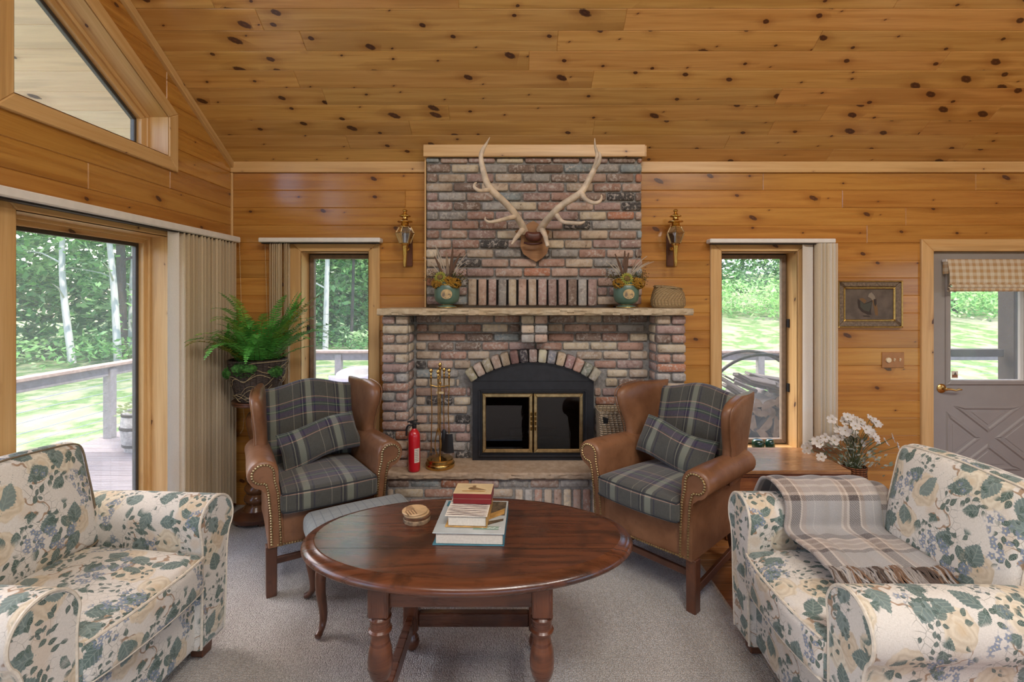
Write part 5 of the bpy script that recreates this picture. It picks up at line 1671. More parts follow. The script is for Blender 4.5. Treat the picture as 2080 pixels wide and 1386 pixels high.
def arrangement(x, y, label, seed, plume):
    t = thing('flower_pot', label, 'flower pot', (x, y, MZ))
    rs = random.Random(seed)
    mb = MB(); mb.lathe([(0, 0), (.070, 0), (.074, .006), (.066, .013), (.042, .020), (.040, .028), (.062, .036), (.085, .055), (.093, .085), (.094, .13), (.093, .165), (.088, .172), (.093, .178), (.096, .186), (.090, .19), (.082, .186), (.082, .16), (0, .15)], 36); pot = mb.build('pot', M['green_ceramic'], t)
    for z, r in ((.006, .0745), (.024, .042), (.17, .0935)):
        mb = MB(); mb.lathe([(r, z-.003), (r+.0012, z), (r, z+.003)], 36); mb.build('gilt_band', M['stain_gold'], pot)
    # painted medallion wrapped on the belly
    mb = MB(); P = []
    for i in range(13):
        rad = i/12; P.append([(rad*.042*cos(a), rad*.036*sin(a)) for a in [2*pi*k/28 for k in range(28)]])
    off = .012 if x < 0 else .0
    wrap = lambda p, e: (.0945*sin(p[0]/.094+off*8)+0, -(.0945+e)*cos(p[0]/.094+off*8), .103+p[1])
    mb.grid([[wrap(p, .0008) for p in r] for r in P], cv=True); md = mb.build('medallion', M['medal'], pot)
    mb = MB()
    shp = [[(-.034, -.008), (-.01, -.010), (.02, -.012), (.034, -.012), (.03, -.018), (.0, -.022), (-.025, -.018)], [(-.03, -.006), (-.026, .016), (-.022, -.006)], [(-.022, -.006), (-.017, .022), (-.011, -.006)], [(.008, -.010), (.012, .0), (.02, .003), (.03, .0), (.032, -.010), (.025, -.004), (.015, -.004)], [(-.015, -.024), (.02, -.024), (.012, -.031), (-.008, -.031)]]
    for s_ in shp: mb.poly([wrap(p, .0016) for p in s_])
    mb.build('painted_scene', M['ink'], md)
    # mums
    for k in range(3):
        mb = MB(); cx_ = (-.055, .01, .062)[k] if x < 0 else (-.06, .055, .075)[k]
        for i in range(170):
            u = Vector((rs.gauss(0, 1), rs.gauss(0, 1), rs.gauss(0, 1))).normalized()
            c = Vector((cx_, -.055, .195-.012*abs(cx_)/.06+(.0 if k else -.004)))+Vector((u.x*.046, u.y*.04, u.z*.034))
            d = (u+Vector((0, -.2, .2))).normalized(); w = d.orthogonal().normalized()*.007; v = d.cross(w).normalized()*.007
            g = rs.uniform(.7, 1.2); cl = (.42*g, .22*g, .02*g)
            mb.poly([c-w-v, c+w-v+d*.002, c+w+v, c-w+v+d*.002], col=cl); mb.poly([c-w, c+d*.008-v, c+w, c+d*.008+v], col=cl)
        mb.build('mum_cluster', M['petal'], t, smooth=False)
    # leaves, berries and seed heads
    mb = MB()
    for i in range(230):
        a = rs.uniform(-pi, pi); el = rs.uniform(.0, 1.2); rr_ = rs.uniform(.06, .135)
        c = Vector((rr_*1.1*cos(el)*cos(a), rr_*.7*cos(el)*sin(a), .20+rr_*.55*sin(el)))
        d = Vector((cos(a)*.8+rs.uniform(-.3, .3), sin(a)*.6, rs.uniform(-.2, .9))).normalized(); w = d.orthogonal().normalized()*rs.uniform(.0025, .005)
        l = rs.uniform(.014, .03); g = rs.uniform(.6, 1.3)
        cl = [(.10*g, .13*g, .03*g), (.16*g, .11*g, .03*g), (.055*g, .045*g, .02*g)][rs.randrange(3)]
        mb.poly([c, c+d*l*.5-w, c+d*l, c+d*l*.5+w], col=cl)
    for i in range(90):
        sd = 1 if rs.random() < .65 else -1
        a = rs.uniform(-.6, .6); L = rs.uniform(.09, .165)
        c = Vector((sd*L*cos(a), -.02+rs.uniform(-.06, .06), .215+L*.45*sin(a)+rs.uniform(-.01, .045)))
        g = rs.uniform(.5, 1.2); mb.lathe([(0, -.0045), (.0042, 0), (0, .0045)], 6, c, col=[(.13*g, .06*g, .03*g), (.26*g, .15*g, .03*g), (.10*g, .09*g, .02*g)][rs.randrange(3)])
    mb.build('dried_foliage', M['petal'], t, smooth=False)
    sunflower(*plume[0], t)
    mb = MB()
    for (dx, L, bend, r, cl) in plume[1]:
        pts = [(rs.uniform(-.02, .02)+dx*.1, .0, .18)]
        for k in range(1, 11):
            u = k/10; pts.append((pts[0][0]+dx*u*.6+bend*u*u*L*.6, -.01*u, .18+L*(u-.35*abs(bend)*u*u)))
        mb.tube(pts, [r*(.4+.6*sin(pi*min(1, k/10*.9+.1))) for k in range(11)], 6, col=cl)
    mb.build('grass_plumes', M['petal'], t)
    return t
W_, D_, T_ = (.55, .47, .37), (.16, .09, .055), (.34, .25, .17)
arrangement((908-1050)*3.665/1000, 3.665, 'green painted pot of dried sunflowers at the left end of mantel', 31, (((-.04, -.075, .225), (-.2, -1, .35), .052),
    [(-.06, .30, -.15, .005, W_), (-.10, .26, -.2, .005, W_), (.02, .28, -.5, .004, W_), (-.14, .24, -.5, .004, W_), (.04, .27, .0, .013, D_), (.09, .25, .25, .012, D_), (.0, .25, -.1, .012, T_), (-.08, .22, -.2, .012, D_), (.12, .26, .35, .004, W_), (.14, .20, .6, .003, T_), (-.03, .31, -.3, .004, W_), (.11, .22, .6, .003, W_)]))
arrangement((1272-1050)*3.665/1000, 3.665, 'green painted pot of dried sunflowers beside the wicker creel', 57, (((-.012, -.08, .215), (.05, -1, .3), .052),
    [(-.07, .24, -.2, .011, D_), (-.02, .25, .05, .012, D_), (.03, .24, .1, .012, D_), (.08, .26, .6, .005, W_), (.10, .22, .75, .005, W_), (.14, .23, .8, .0045, W_), (-.08, .18, -.5, .004, W_), (-.12, .20, -.5, .004, W_), (-.05, .17, -.3, .0045, W_), (.05, .25, .3, .004, T_), (.06, .19, .5, .004, W_)]))
# creel
t = thing('fishing_creel', 'woven wicker fishing creel with slanted lid at the mantel end', 'basket', (1.135, 3.70, MZ))
def ell(a, b, z, n=40, flat=.0, tilt=0): return [(a*math.copysign(abs(cos(q))**.8, cos(q)), b*math.copysign(abs(sin(q))**.8, sin(q))*(1), z+tilt*cos(q)) for q in [2*pi*k/n for k in range(n)]]
mb = MB(); mb.loft([ell(.112, .075, .002), ell(.126, .085, .02), ell(.128, .086, .06), ell(.118, .08, .11), ell(.100, .07, .148, tilt=-.010)]); b = mb.build('creel_body', M['wicker_creel'], t)
for v in []: pass
mb = MB(); mb.loft([ell(.104, .074, .147, tilt=-.010), ell(.108, .077, .152, tilt=-.010), ell(.100, .07, .160, tilt=-.012), ell(.05, .035, .166, tilt=-.006)]); mb.build('lid', M['wicker_creel'], t, ang=60)
mb = MB(); mb.tube([(-.10, -.04, .158), (-.05, -.07, .157), (.03, -.078, .148), (.10, -.04, .142)], .004, 6); mb.build('lid_edge', M['vine'], t)

# antler mount
def PX(px, py, Y): return Vector(((px-1050)*Y/1000, Y, 1.66-(py-605)*Y/1000))
t = thing('antler_mount', 'elk antlers with red skull cap on an oak shield over the fireplace', 'antler mount', (.135, BY, 2.08)); og = t.location
sc = 3.80/1000
shield = [(1083, 449), (1093, 455), (1098, 461), (1116, 470), (1112, 482), (1115, 500), (1111, 515), (1101, 525), (1089, 532), (1077, 526), (1063, 516), (1057, 502), (1058, 482), (1046, 470), (1064, 461), (1073, 455)]
mb = MB(); mb.prism([((p[0]-1050)*sc, 1.66-(p[1]-605)*sc) for p in shield], lambda a, b, d: (a, BY-.024-d, b), 0, .026, ch=0)
sh = mb.build('shield', M['shield'], t, og, smooth=False)
m = sh.modifiers.new('b', 'BEVEL'); m.width = .006; m.segments = 2; m.limit_method = 'ANGLE'
mb = MB(); rbox(mb, (.068, .035, .036), .03, 8, lambda p, q: (p[0], p[1], p[2]+.016*abs(q[0])**2-.012), c=(.128, BY-.085, 2.135)); mb.build('skull_cap', M['skull'], t, og, weld=True)
mb = MB(); mb.tube(smoothpath([(.055, BY-.10, 2.078), (.09, BY-.118, 2.068), (.125, BY-.122, 2.066), (.16, BY-.118, 2.068), (.19, BY-.10, 2.078)], 4), .007, 8); mb.build('braid', simple('dark_red_braid', (.06, .014, .01), .5), t, og)
def antler(specs):
    mb = MB()
    for pts, rad in specs:
        P = smoothpath([PX(*p) for p in pts], 6); n = len(P); k = len(rad)-1
        rr_ = []
        for i in range(n):
            f = i/(n-1)*k; j = min(int(f), k-1); rr_.append(rad[j]+(rad[j+1]-rad[j])*(f-j))
        mb.tube(P, [q*1.3 for q in rr_], 12)
    return mb.build('antler', M['antler'], t, og)
antler([([(1064, 470, 3.76), (1060, 458, 3.70), (1044, 432, 3.62), (1022, 408, 3.56), (1000, 388, 3.52), (989, 372, 3.50), (982, 348, 3.50), (977, 322, 3.50), (980, 306, 3.51), (988, 292, 3.53), (995, 279, 3.55)], [.026, .021, .019, .019, .020, .019, .016, .013, .013, .007, .002]),
        ([(1046, 440, 3.63), (1030, 444, 3.54), (1010, 449, 3.48), (994, 451, 3.46), (986, 447, 3.46), (986, 441, 3.47)], [.015, .012, .010, .008, .006, .003]),
        ([(996, 384, 3.52), (984, 387, 3.46), (973, 387, 3.43), (964, 381, 3.42), (964, 374, 3.43), (968, 371, 3.44)], [.016, .011, .010, .009, .006, .003]),
        ([(1062, 466, 3.72), (1054, 476, 3.64), (1046, 486, 3.60), (1039, 497, 3.58)], [.018, .014, .011, .004])])
antler([([(1098, 468, 3.76), (1103, 458, 3.70), (1117, 440, 3.62), (1140, 418, 3.56), (1165, 402, 3.52), (1183, 388, 3.50), (1199, 360, 3.50), (1210, 336, 3.50), (1213, 315, 3.51), (1209, 298, 3.53), (1208, 281, 3.55)], [.026, .021, .019, .019, .020, .019, .017, .015, .010, .007, .002]),
        ([(1130, 436, 3.60), (1142, 450, 3.52), (1160, 453, 3.47), (1178, 454, 3.45), (1188, 450, 3.45)], [.015, .011, .011, .010, .004]),
        ([(1180, 391, 3.50), (1190, 405, 3.45), (1205, 412, 3.42), (1217, 410, 3.41), (1222, 402, 3.42), (1221, 396, 3.43)], [.016, .012, .011, .010, .006, .003]),
        ([(1101, 466, 3.72), (1107, 478, 3.64), (1110, 490, 3.60), (1113, 501, 3.58)], [.019, .014, .012, .010]),
        ([(1206, 345, 3.50), (1215, 332, 3.47), (1219, 318, 3.46), (1217, 308, 3.46)], [.013, .012, .009, .002])])

# sconces
def sconce(x, label):
    t = thing('carriage_lamp', label, 'wall lamp', (x, YB, 2.08))
    y = -.125
    mb = MB(); mb.box((0, -.010, -.04), (.072, .020, .26), ch=.004, uvswap=True); mb.build('backplate', M['legwood'], t, smooth=False)
    mb = MB(); mb.tube(smoothpath([(0, -.02, -.03), (0, -.06, -.05), (0, -.10, -.035), (0, y, -.02)], 4), .006, 8); mb.lathe([(.016, 0), (.016, .008), (0, .01)], 14, (0, -.02, -.03), rot=rotm('X', pi/2)); mb.build('bracket', M['brass'], t)
    mb = MB(); mb.lathe([(0, -.182), (.010, -.182), (.013, -.175), (.0165, -.10), (.019, -.03), (.022, -.022), (.022, -.014), (.030, -.008), (.030, .0)], 20, (0, y, 0)); mb.build('candle_tube', M['brass'], t)
    hexr = lambda r, z: [(r*cos(pi/3*k+.3), y+r*sin(pi/3*k+.3), z) for k in range(6)]
    mb = MB(); mb.loft([hexr(.040, .002), hexr(.070, .082), hexr(.045, .128)], cap=False); cg = mb.build('glass_panels', M['lampglass'], t, smooth=False)
    mb = MB(); a, b, c = hexr(.041, .002), hexr(.071, .082), hexr(.046, .128)
    for k in range(6):
        mb.tube([a[k], b[k], c[k]], .0042, 6); mb.tube([b[k], b[(k+1) % 6]], .004, 6); mb.tube([a[k], a[(k+1) % 6]], .003, 6); mb.tube([c[k], c[(k+1) % 6]], .003, 6)
    mb.build('lantern_frame', M['oldbrass'], t)
    mb = MB(); mb.lathe([(0, 0), (.010, .0), (.010, .07), (.004, .075), (.006, .085), (0, .10)], 12, (0, y, .004)); mb.build('candle_bulb', M['white'], t)
    mb = MB(); mb.lathe([(.044, .126), (.046, .132), (.034, .142), (.030, .158), (.036, .164), (.058, .168), (.058, .173), (.030, .180), (.022, .19), (.022, .205), (.044, .210), (.045, .215), (.026, .228), (.014, .236), (.010, .244), (.018, .252), (.019, .258), (.010, .268), (.0, .27)], 24, (0, y, 0)); mb.build('chimney_cap', M['brass'], t)
sconce(-.870, 'brass carriage lamp on the pine wall left of the chimney')
sconce(1.232, 'brass carriage lamp on the pine wall right of the chimney')

# picture and switch plate
pw = (1763-1050)*3.95/1000
t = thing('framed_picture', 'gilt and grey framed painting of a beached rowing boat', 'picture', (pw, YB, 1.608)); og = t.location
f = lambda a, b, d: (pw+a, YB-d, 1.608+b)
hw, hh = .192, .122
mb = MB(); casing(mb, [(-hw-.012, -hh-.012), (hw+.012, -hh-.012), (hw+.012, hh+.012), (-hw-.012, hh+.012)], .052, f, .0, .028, ch=.012); fr_ = mb.build('frame', M['greyframe'], t, og, smooth=False)
mb = MB(); casing(mb, [(-hw, -hh), (hw, -hh), (hw, hh), (-hw, hh)], .016, f, .0, .024, ch=.006); mb.build('inner_moulding', M['stain_gold'], fr_, og, smooth=False)
mb = MB(); casing(mb, [(-hw-.055, -hh-.055), (hw+.055, -hh-.055), (hw+.055, hh+.055), (-hw-.055, hh+.055)], .012, f, .0, .034, ch=.005); mb.build('outer_moulding', M['stain_gold'], fr_, og, smooth=False)
mb = MB(); mb.poly([f(a, b, .012) for a, b in [(-hw, -hh), (hw, -hh), (hw, hh), (-hw, hh)]], mi=0)
shapes = [(1, [(-.09, .045), (-.075, .03), (-.04, .005), (.0, .02), (.03, .035), (.022, .0), (.015, -.06), (.02, -.085), (-.01, -.085), (-.06, -.06), (-.085, -.03), (-.092, .01)]),
          (2, [(-.07, .025), (-.04, .0), (.0, .012), (.022, .02), (.012, -.03), (.0, -.06), (-.04, -.05), (-.07, -.02)]),
          (3, [(-.08, .045), (-.06, .025), (-.035, .005), (-.02, .03), (-.05, .05)]),
          (3, [(.025, .035), (.055, .04), (.06, .0), (.07, -.05), (.072, -.09), (.05, -.09), (.04, -.03)]),
          (4, [(-.01, .06), (.0, .085), (.02, .095), (.045, .065), (.05, .04), (.03, .03), (.01, .05)]),
          (1, [(.035, .04), (.058, .042), (.06, .005), (.05, -.02), (.04, .0)]), (1, [(-.05, -.09), (.0, -.092), (.01, -.10), (-.045, -.10)])]
cm = [simple('canvas_dusk', (.105, .080, .062), .6, 0, .2, .25, 12), simple('boat_umber', (.032, .020, .014), .6), simple('boat_green', (.055, .055, .040), .6), simple('boat_ochre', (.16, .085, .03), .6), simple('figure_grey', (.24, .20, .15), .6)]
for k, (mi, pl) in enumerate(shapes): mb.poly([f(a, b, .0125+.0002*k) for a, b in pl], mi=mi)
mb.build('canvas', cm, t, og, smooth=False)
sx = (1813-1050)*3.95/1000; szz = 1.66-(731.5-605)*3.95/1000
t = thing('switch_plate', 'three gang wooden light switch plate beside the grey door', 'light switch', (sx, YB, szz)); og = t.location
mb = MB(); mb.box((sx, YB-.004, szz), (.178, .008, .126), ch=.003); mb.build('plate', M['copperplate'], t, og, smooth=False)
mb = MB(); mb.lathe([(.021, 0), (.020, .012), (.0, .014)], 20, (sx-.042, YB-.008, szz), rot=rotm('X', pi/2)); mb.build('dimmer_knob', M['ivory'], t, og)
for dx in (.004, .05):
    mb = MB(); mb.box((sx+dx, YB-.014, szz+.003), (.011, .014, .024), ch=.002, rot=rotm('X', .4)); mb.build('toggle', M['ivory'], t, og, smooth=False)
mb = MB()
for dx in (-.042, .004, .05):
    for dz in (-.035, .035): mb.lathe([(.0035, 0), (.002, .0015), (0, .0015)], 8, (sx+dx, YB-.008, szz+dz), rot=rotm('X', pi/2))
mb.build('screws', M['oldbrass'], t, og)

# chest and flower basket
t = thing('pine_chest', 'low reddish pine blanket chest under the firewood window', 'chest', (1.84, 3.62, -.012)); og = t.location
CX0, CX1, CY0, CY1 = 1.44, 2.245, 3.375, 3.865
mb = MB(); mb.box(((CX0+CX1)/2, (CY0+CY1)/2, .215), (CX1-CX0-.02, CY1-CY0-.03, .43), ch=.004); mb.build('chest_body', M['chest'], t, og, smooth=False)
mb = MB(); mb.box(((CX0+CX1)/2+.01, (CY0+CY1)/2-.005, .468), (CX1-CX0+.05, CY1-CY0+.04, .026), ch=.006); mb.build('lid', M['chesttop'], t, og, smooth=False)
mb = MB(); mb.box(((CX0+CX1)/2+.005, CY0+.006, .443), (CX1-CX0+.0, .02, .022), ch=.004); mb.build('lid_moulding', M['chest'], t, og, smooth=False)
mb = MB(); mb.box(((CX0+CX1)/2, CY0+.004, .05), (CX1-CX0+.01, .02, .10), ch=.005); mb.box((CX1-.005, (CY0+CY1)/2, .05), (.02, CY1-CY0, .10), ch=.005); mb.build('plinth', M['chest'], t, og, smooth=False)
mb = MB(); mb.box((1.86, CY0+.014, .42), (.03, .006, .022), ch=.001); mb.build('lock_plate', M['iron'], t, og, smooth=False)
t = thing('flower_basket', 'dark willow basket of white artificial flowers beside the chest', 'flower basket', (2.465, 3.60, -.012))
mb = MB(); mb.lathe([(0, .002), (.115, .002), (.118, .02), (.105, .15), (.088, .30), (.080, .40), (.083, .44), (.076, .445), (.07, .40), (0, .39)], 32); mb.build('basket', M['wicker_dark'], t)
rs = random.Random(21); mb = MB()
fl = []
for i in range(34):
    a = rs.uniform(0, 2*pi); rr_ = rs.uniform(.02, .22)*1.05; x_, y_ = rr_*cos(a), rr_*sin(a)*.75
    if y_ > .2: y_ = .2
    z_ = .50+rs.uniform(0, .22)*(1-rr_*1.2)+(.10 if rr_ < .2 else 0)
    fl.append((x_, y_, z_))
fl += [(-.40, -.10, .60), (-.30, -.1, .535), (-.24, -.05, .66), (-.27, 0, .62), (.27, -.06, .60), (.24, -.05, .66), (-.16, 0, .78), (-.06, -.02, .80), (.05, 0, .76), (.15, 0, .75)]
for x_, y_, z_ in fl:
    mb.tube(smoothpath([(x_*.1, y_*.1, .39), (x_*.35, y_*.4, .39+(z_-.39)*.6), (x_, y_, z_)], 4), .002, 5, col=(.13, .15, .06))
for i in range(420):
    a = rs.uniform(0, 2*pi); rr_ = abs(rs.gauss(0, .11)); x_, y_ = rr_*cos(a), rr_*sin(a)*.7
    c = Vector((x_, y_, .42+rs.uniform(0, .25)*(1-rr_))); d = Vector((x_+rs.uniform(-.1, .1), y_+rs.uniform(-.1, .1), rs.uniform(.0, .25))).normalized(); w = d.orthogonal().normalized()*rs.uniform(.006, .011); l = rs.uniform(.025, .045); g = rs.uniform(.7, 1.3)
    mb.poly([c, c+d*l*.5-w, c+d*l, c+d*l*.5+w], col=(.19*g, .24*g, .17*g) if rs.random() < .6 else (.42*g, .44*g, .38*g))
mb.build('foliage', M['petal'], t, smooth=False)
for x_, y_, z_ in fl:
    mb = MB(); n = Vector((x_+rs.uniform(-.1, .1), y_-.15, .18+rs.uniform(-.1, .1))).normalized(); u = n.orthogonal().normalized(); v = n.cross(u); c = Vector((x_, y_, z_)); r = rs.uniform(.030, .043)
    for k in range(5):
        a = 2*pi*k/5; d = u*cos(a)+v*sin(a); w = (u*-sin(a)+v*cos(a))*r*.48
        mb.poly([c, c+d*r*.5-w*.8+n*.006, c+d*r*.9-w*.7+n*.012, c+d*r+n*.006, c+d*r*.9+w*.7+n*.012, c+d*r*.5+w*.8+n*.006], col=(.72, .68, .62))
    mb.lathe([(0, 0), (.006, .003), (0, .008)], 8, c+n*.002, col=(.42, .28, .05)); mb.build('flower', M['petal'], t, smooth=False)
# jars on the window board
M['greenglass'] = simple('dark_green_glass', (.008, .045, .028), .1, 0, None, .2, 20, coat=.8)
for x_, r, lab in ((1.958, .046, 'larger dark green glass jar on the board of the firewood window'), (2.056, .036, 'smaller dark green glass jar on the board of the firewood window')):
    t = thing('glass_jar', lab, 'jar', (x_, YB+.05, .443))
    mb = MB(); mb.lathe([(0, 0), (r, 0), (r*1.04, .02), (r, .045), (r*.8, .062), (r*.55, .068), (0, .068)], 24); mb.build('jar_body', M['greenglass'], t)
# ------------------------------------------------------------------ outdoors
def sstep(x, a, b):
    t = min(1, max(0, (x-a)/(b-a))); return t*t*(3-2*t)
def gz(x, y):
    return -.62+.125*max(0, y-8.5)*sstep(x, -5, 1)+.03*max(0, y-8)*(1-sstep(x, -5, 1))+.06*sin(x*.7)*sin(y*.5)
mb = MB(); NX, NY = 80, 60
P = [[(-34+80*i/NX, -14+58*j/NY, gz(-34+80*i/NX, -14+58*j/NY)) for j in range(NY+1)] for i in range(NX+1)]
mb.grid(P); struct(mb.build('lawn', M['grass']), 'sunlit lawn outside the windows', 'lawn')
# deck
mb = MB(); rr = random.Random(8)
boards(mb, -5.05, XL-.2, -4, 7.5, .14, [], lambda a, b, d: (a, b, -.03-d), (2, 4), .004, .07, rnd=rr, hue=.02)
boards(mb, XL-.2, 8.0, YB+.2, 7.5, .14, [], lambda a, b, d: (a, b, -.03-d), (2, 4), .004, .07, rnd=rr, hue=.02)
mb.poly([(-5.05, -4, -.06), (XL-.2, -4, -.06), (XL-.2, 7.5, -.06), (-5.05, 7.5, -.06)]); mb.poly([(XL-.2, YB+.2, -.06), (8, YB+.2, -.06), (8, 7.5, -.06), (XL-.2, 7.5, -.06)])
struct(mb.build('deck_floor', M['deck'], smooth=False), 'weathered deck boards outside the patio window', 'deck')
# railings
def railing(label, a, b, nposts, rail_z=.87):
    t = thing('deck_railing', label, 'railing', (a[0], a[1], -.03)); og = t.location
    A, B = Vector(a), Vector(b); d = (B-A); L = d.length; d.normalize(); rz = atan2(d.y, d.x); rt = rotm('Z', rz)
    mid = (A+B)/2
    mb = MB(); mb.box((mid.x, mid.y, rail_z-.02), (L+.1, .14, .04), ch=.006, rot=rt); mb.build('cap_rail', M['railwood'], t, og, smooth=False)
    mb = MB(); mb.box((mid.x, mid.y, rail_z-.095), (L, .045, .11), ch=.004, rot=rt); mb.build('top_rail', M['postwood'], t, og, smooth=False)
    for i in range(nposts):
        p = A+d*(L*i/(nposts-1))
        mb = MB(); mb.box((p.x, p.y, (rail_z-.06)/2-.015), (.095, .095, rail_z-.03), ch=.005, rot=rt); mb.build('post', M['postwood'], t, og, smooth=False)
    n = Vector((-d.y, d.x, 0))
    for k in range(6):
        z = .10+.105*k; mb = MB(); mb.tube([(A.x, A.y, z), (B.x, B.y, z)], .0035, 6); mb.build('cable', M['cable'], t, og)
railing('deck railing with cables seen through the patio window', (-4.92, -1.3, 0), (-4.92, 7.4, 0), 7)
railing('deck railing behind the house seen through the narrow windows', (-4.80, 7.42, 0), (7.9, 7.42, 0), 7)
# porch post and rail outside the door
t = thing('porch_post', 'dark brown porch post and rail outside the grey door', 'post', (5.55, 5.6, -.03)); og = t.location
mb = MB(); mb.box((5.66, 5.6, 1.3), (.20, .20, 2.66), ch=.01); mb.build('post', M['brownpost'], t, og, smooth=False)
mb = MB(); mb.box((4.6, 5.6, 1.035), (1.8, .09, .085), ch=.006); mb.build('crossbar', M['brownpost'], t, og, smooth=False)
# barrel planter
t = thing('barrel_planter', 'weathered half barrel with hoops on the deck by the railing post', 'planter', (-4.20, 5.50, -.03))
mb = MB(); mb.lathe([(0, .01), (.15, .0), (.18, .12), (.19, .24), (.18, .36), (.165, .44), (.15, .44), (.15, .40), (0, .40)], 22); mb.build('staves', M['barrel'], t, ang=20)
for z, r in ((.07, .168), (.26, .19), (.40, .173)):
    mb = MB(); mb.lathe([(r, z-.018), (r+.006, z-.012), (r+.006, z+.012), (r, z+.018)], 24); mb.build('hoop', M['iron'], t)
rs = random.Random(3); mb = MB()
for i in range(160):
    a = rs.uniform(0, 6.28); r = rs.uniform(0, .2); c = Vector((r*cos(a), r*sin(a), .40+rs.uniform(0, .12))); d = Vector((cos(a), sin(a), rs.uniform(-.6, .8))).normalized(); w = d.orthogonal().normalized()*.012
    g = rs.uniform(.6, 1.4); mb.poly([c, c+d*.03-w, c+d*.06, c+d*.03+w], col=(.2*g, .26*g, .1*g))
mb.build('trailing_plant', M['leaf'], t, smooth=False)
# patio chair and lilac cushion glimpsed over the wing chair
t = thing('patio_chair', 'white round backed patio chair on the deck behind the left window', 'patio chair', (-1.72, 5.45, -.03), .35)
mb = MB(); P = []
for i in range(21):
    a = pi*(-.05+1.1*i/20); P.append([(.30*cos(a)*(1-.1*v), .28*sin(a)*(1-.1*v), .42+(.42+.06*sin(a))*v+.02*sin(pi*v)) for v in (0, .25, .5, .75, .93, 1.0)])
mb.grid(P); o = mb.build('shell_back', M['white'], t); m = o.modifiers.new('s', 'SOLIDIFY'); m.thickness = .03
mb = MB(); mb.lathe([(0, .40), (.29, .40), (.30, .42), (.29, .45), (0, .46)], 28); mb.build('seat', M['white'], t)
for sx in (-1, 1):
    for sy in (-1, 1):
        mb = MB(); mb.tube([(sx*.22, sy*.20, .41), (sx*.27, sy*.25, .0)], .016, 8); mb.build('leg', M['white'], t)
t = thing('patio_cushion', 'lilac scatter cushion on the white patio chair outside', 'cushion', (-1.80, 5.29, .44), .2)
mb = MB(); pillow(mb, .44, .40, .14, 14, c=(0, 0, .19), rot=rotm('X', -.2)); mb.build('cushion_cover', M['lavender'], t, weld=True)

# firewood in a round rack
WX, WY, WR = 2.42, 5.0, .60
t = thing('log_rack', 'round iron hoop log rack outside the narrow right window', 'log rack', (WX, WY, -.03))
WZ = .50
for dy in (-.16, .16):
    mb = MB(); mb.tube([(WR*cos(a), dy, WZ+.03+WR*sin(a)) for a in [2*pi*i/60 for i in range(60)]], .016, 8, closed=True); mb.build('hoop', M['iron'], t)
mb = MB()
for sx in (-1, 1):
    mb.tube([(sx*.3, -.22, 0.012), (sx*.3, .22, .012)], .012, 8); mb.tube([(sx*.3, -.16, .02), (sx*.3, -.16, .06)], .012, 8); mb.tube([(sx*.3, .16, .02), (sx*.3, .16, .06)], .012, 8)
mb.build('rack_feet', M['iron'], t)
rs = random.Random(19)
def logmesh(k):
    mb = MB(); L = .42
    kind = k % 3; n = 10
    if kind == 0: sec = [(.062*cos(2*pi*i/n)*(1+.08*sin(i*2+k)), .062*sin(2*pi*i/n)) for i in range(n)]
    elif kind == 1: sec = [(0, 0)]+[(.10*cos(a), .10*sin(a)) for a in [.1+i*.2 for i in range(7)]]
    else: sec = [(.09*cos(a), .075*sin(a)-.02) for a in [pi*i/8 for i in range(9)]]
    cxx = sum(p[0] for p in sec)/len(sec); czz = sum(p[1] for p in sec)/len(sec)
    sec = [(p[0]-cxx, p[1]-czz) for p in sec]
    mb.grid([[(p[0], -L/2, p[1]) for p in sec], [(p[0], L/2, p[1]) for p in sec]], cv=True, mi=1)
    mb.poly([(p[0], -L/2, p[1]) for p in sec]); mb.poly([(p[0], L/2, p[1]) for p in sec][::-1])
    return mb
M['logbark'] = barkmat('log_bark', (.10, .085, .075), (.20, .18, .165))
protos = []
cnt = 0
row = 0; z = WZ+.03-WR+.075
while z < WZ+.26:
    half = sqrt(max(0, (WR-.08)**2-(z-WZ-.03)**2)); x = -half+.02+(row % 2)*.05
    while x < half:
        k = rs.randrange(6)
        loc = (WX+x+rs.uniform(-.012, .012), WY+rs.uniform(-.05, .05), -.03+z+rs.uniform(-.01, .01))
        ob = None
        for kk, po in protos:
            if kk == k: ob = po.copy(); COL.objects.link(ob); break
        if ob is None:
            ob = logmesh(k).build('firewood_log', [M['logend'], M['logbark']], ang=50); protos.append((k, ob))
        ob.location = loc; ob.rotation_euler = (0, rs.uniform(0, 6.28), rs.uniform(-.06, .06))
        tag(ob, 'split firewood log stacked in the round rack outside the window', 'firewood', 'firewood in the round rack')
        x += .128
    z += .112; row += 1
# loose kindling on the pile
for i in range(15):
    mb = MB(); mb.box((0, 0, 0), (rs.uniform(.2, .34), rs.uniform(.06, .12), rs.uniform(.018, .04)), ch=.005)
    o = mb.build('kindling_stick', M['logbark'], smooth=False)
    o.location = (WX-.28+i*.042, WY-.14+.11*(i % 3), .775+.03*(i % 4)-.006*abs(i-6)); o.rotation_euler = (rs.uniform(-.2, .3), .55-.04*i+rs.uniform(-.15, .15), rs.uniform(-.7, .7))
    tag(o, 'flat grey kindling stick lying on top of the firewood', 'kindling', 'kindling on the log pile')

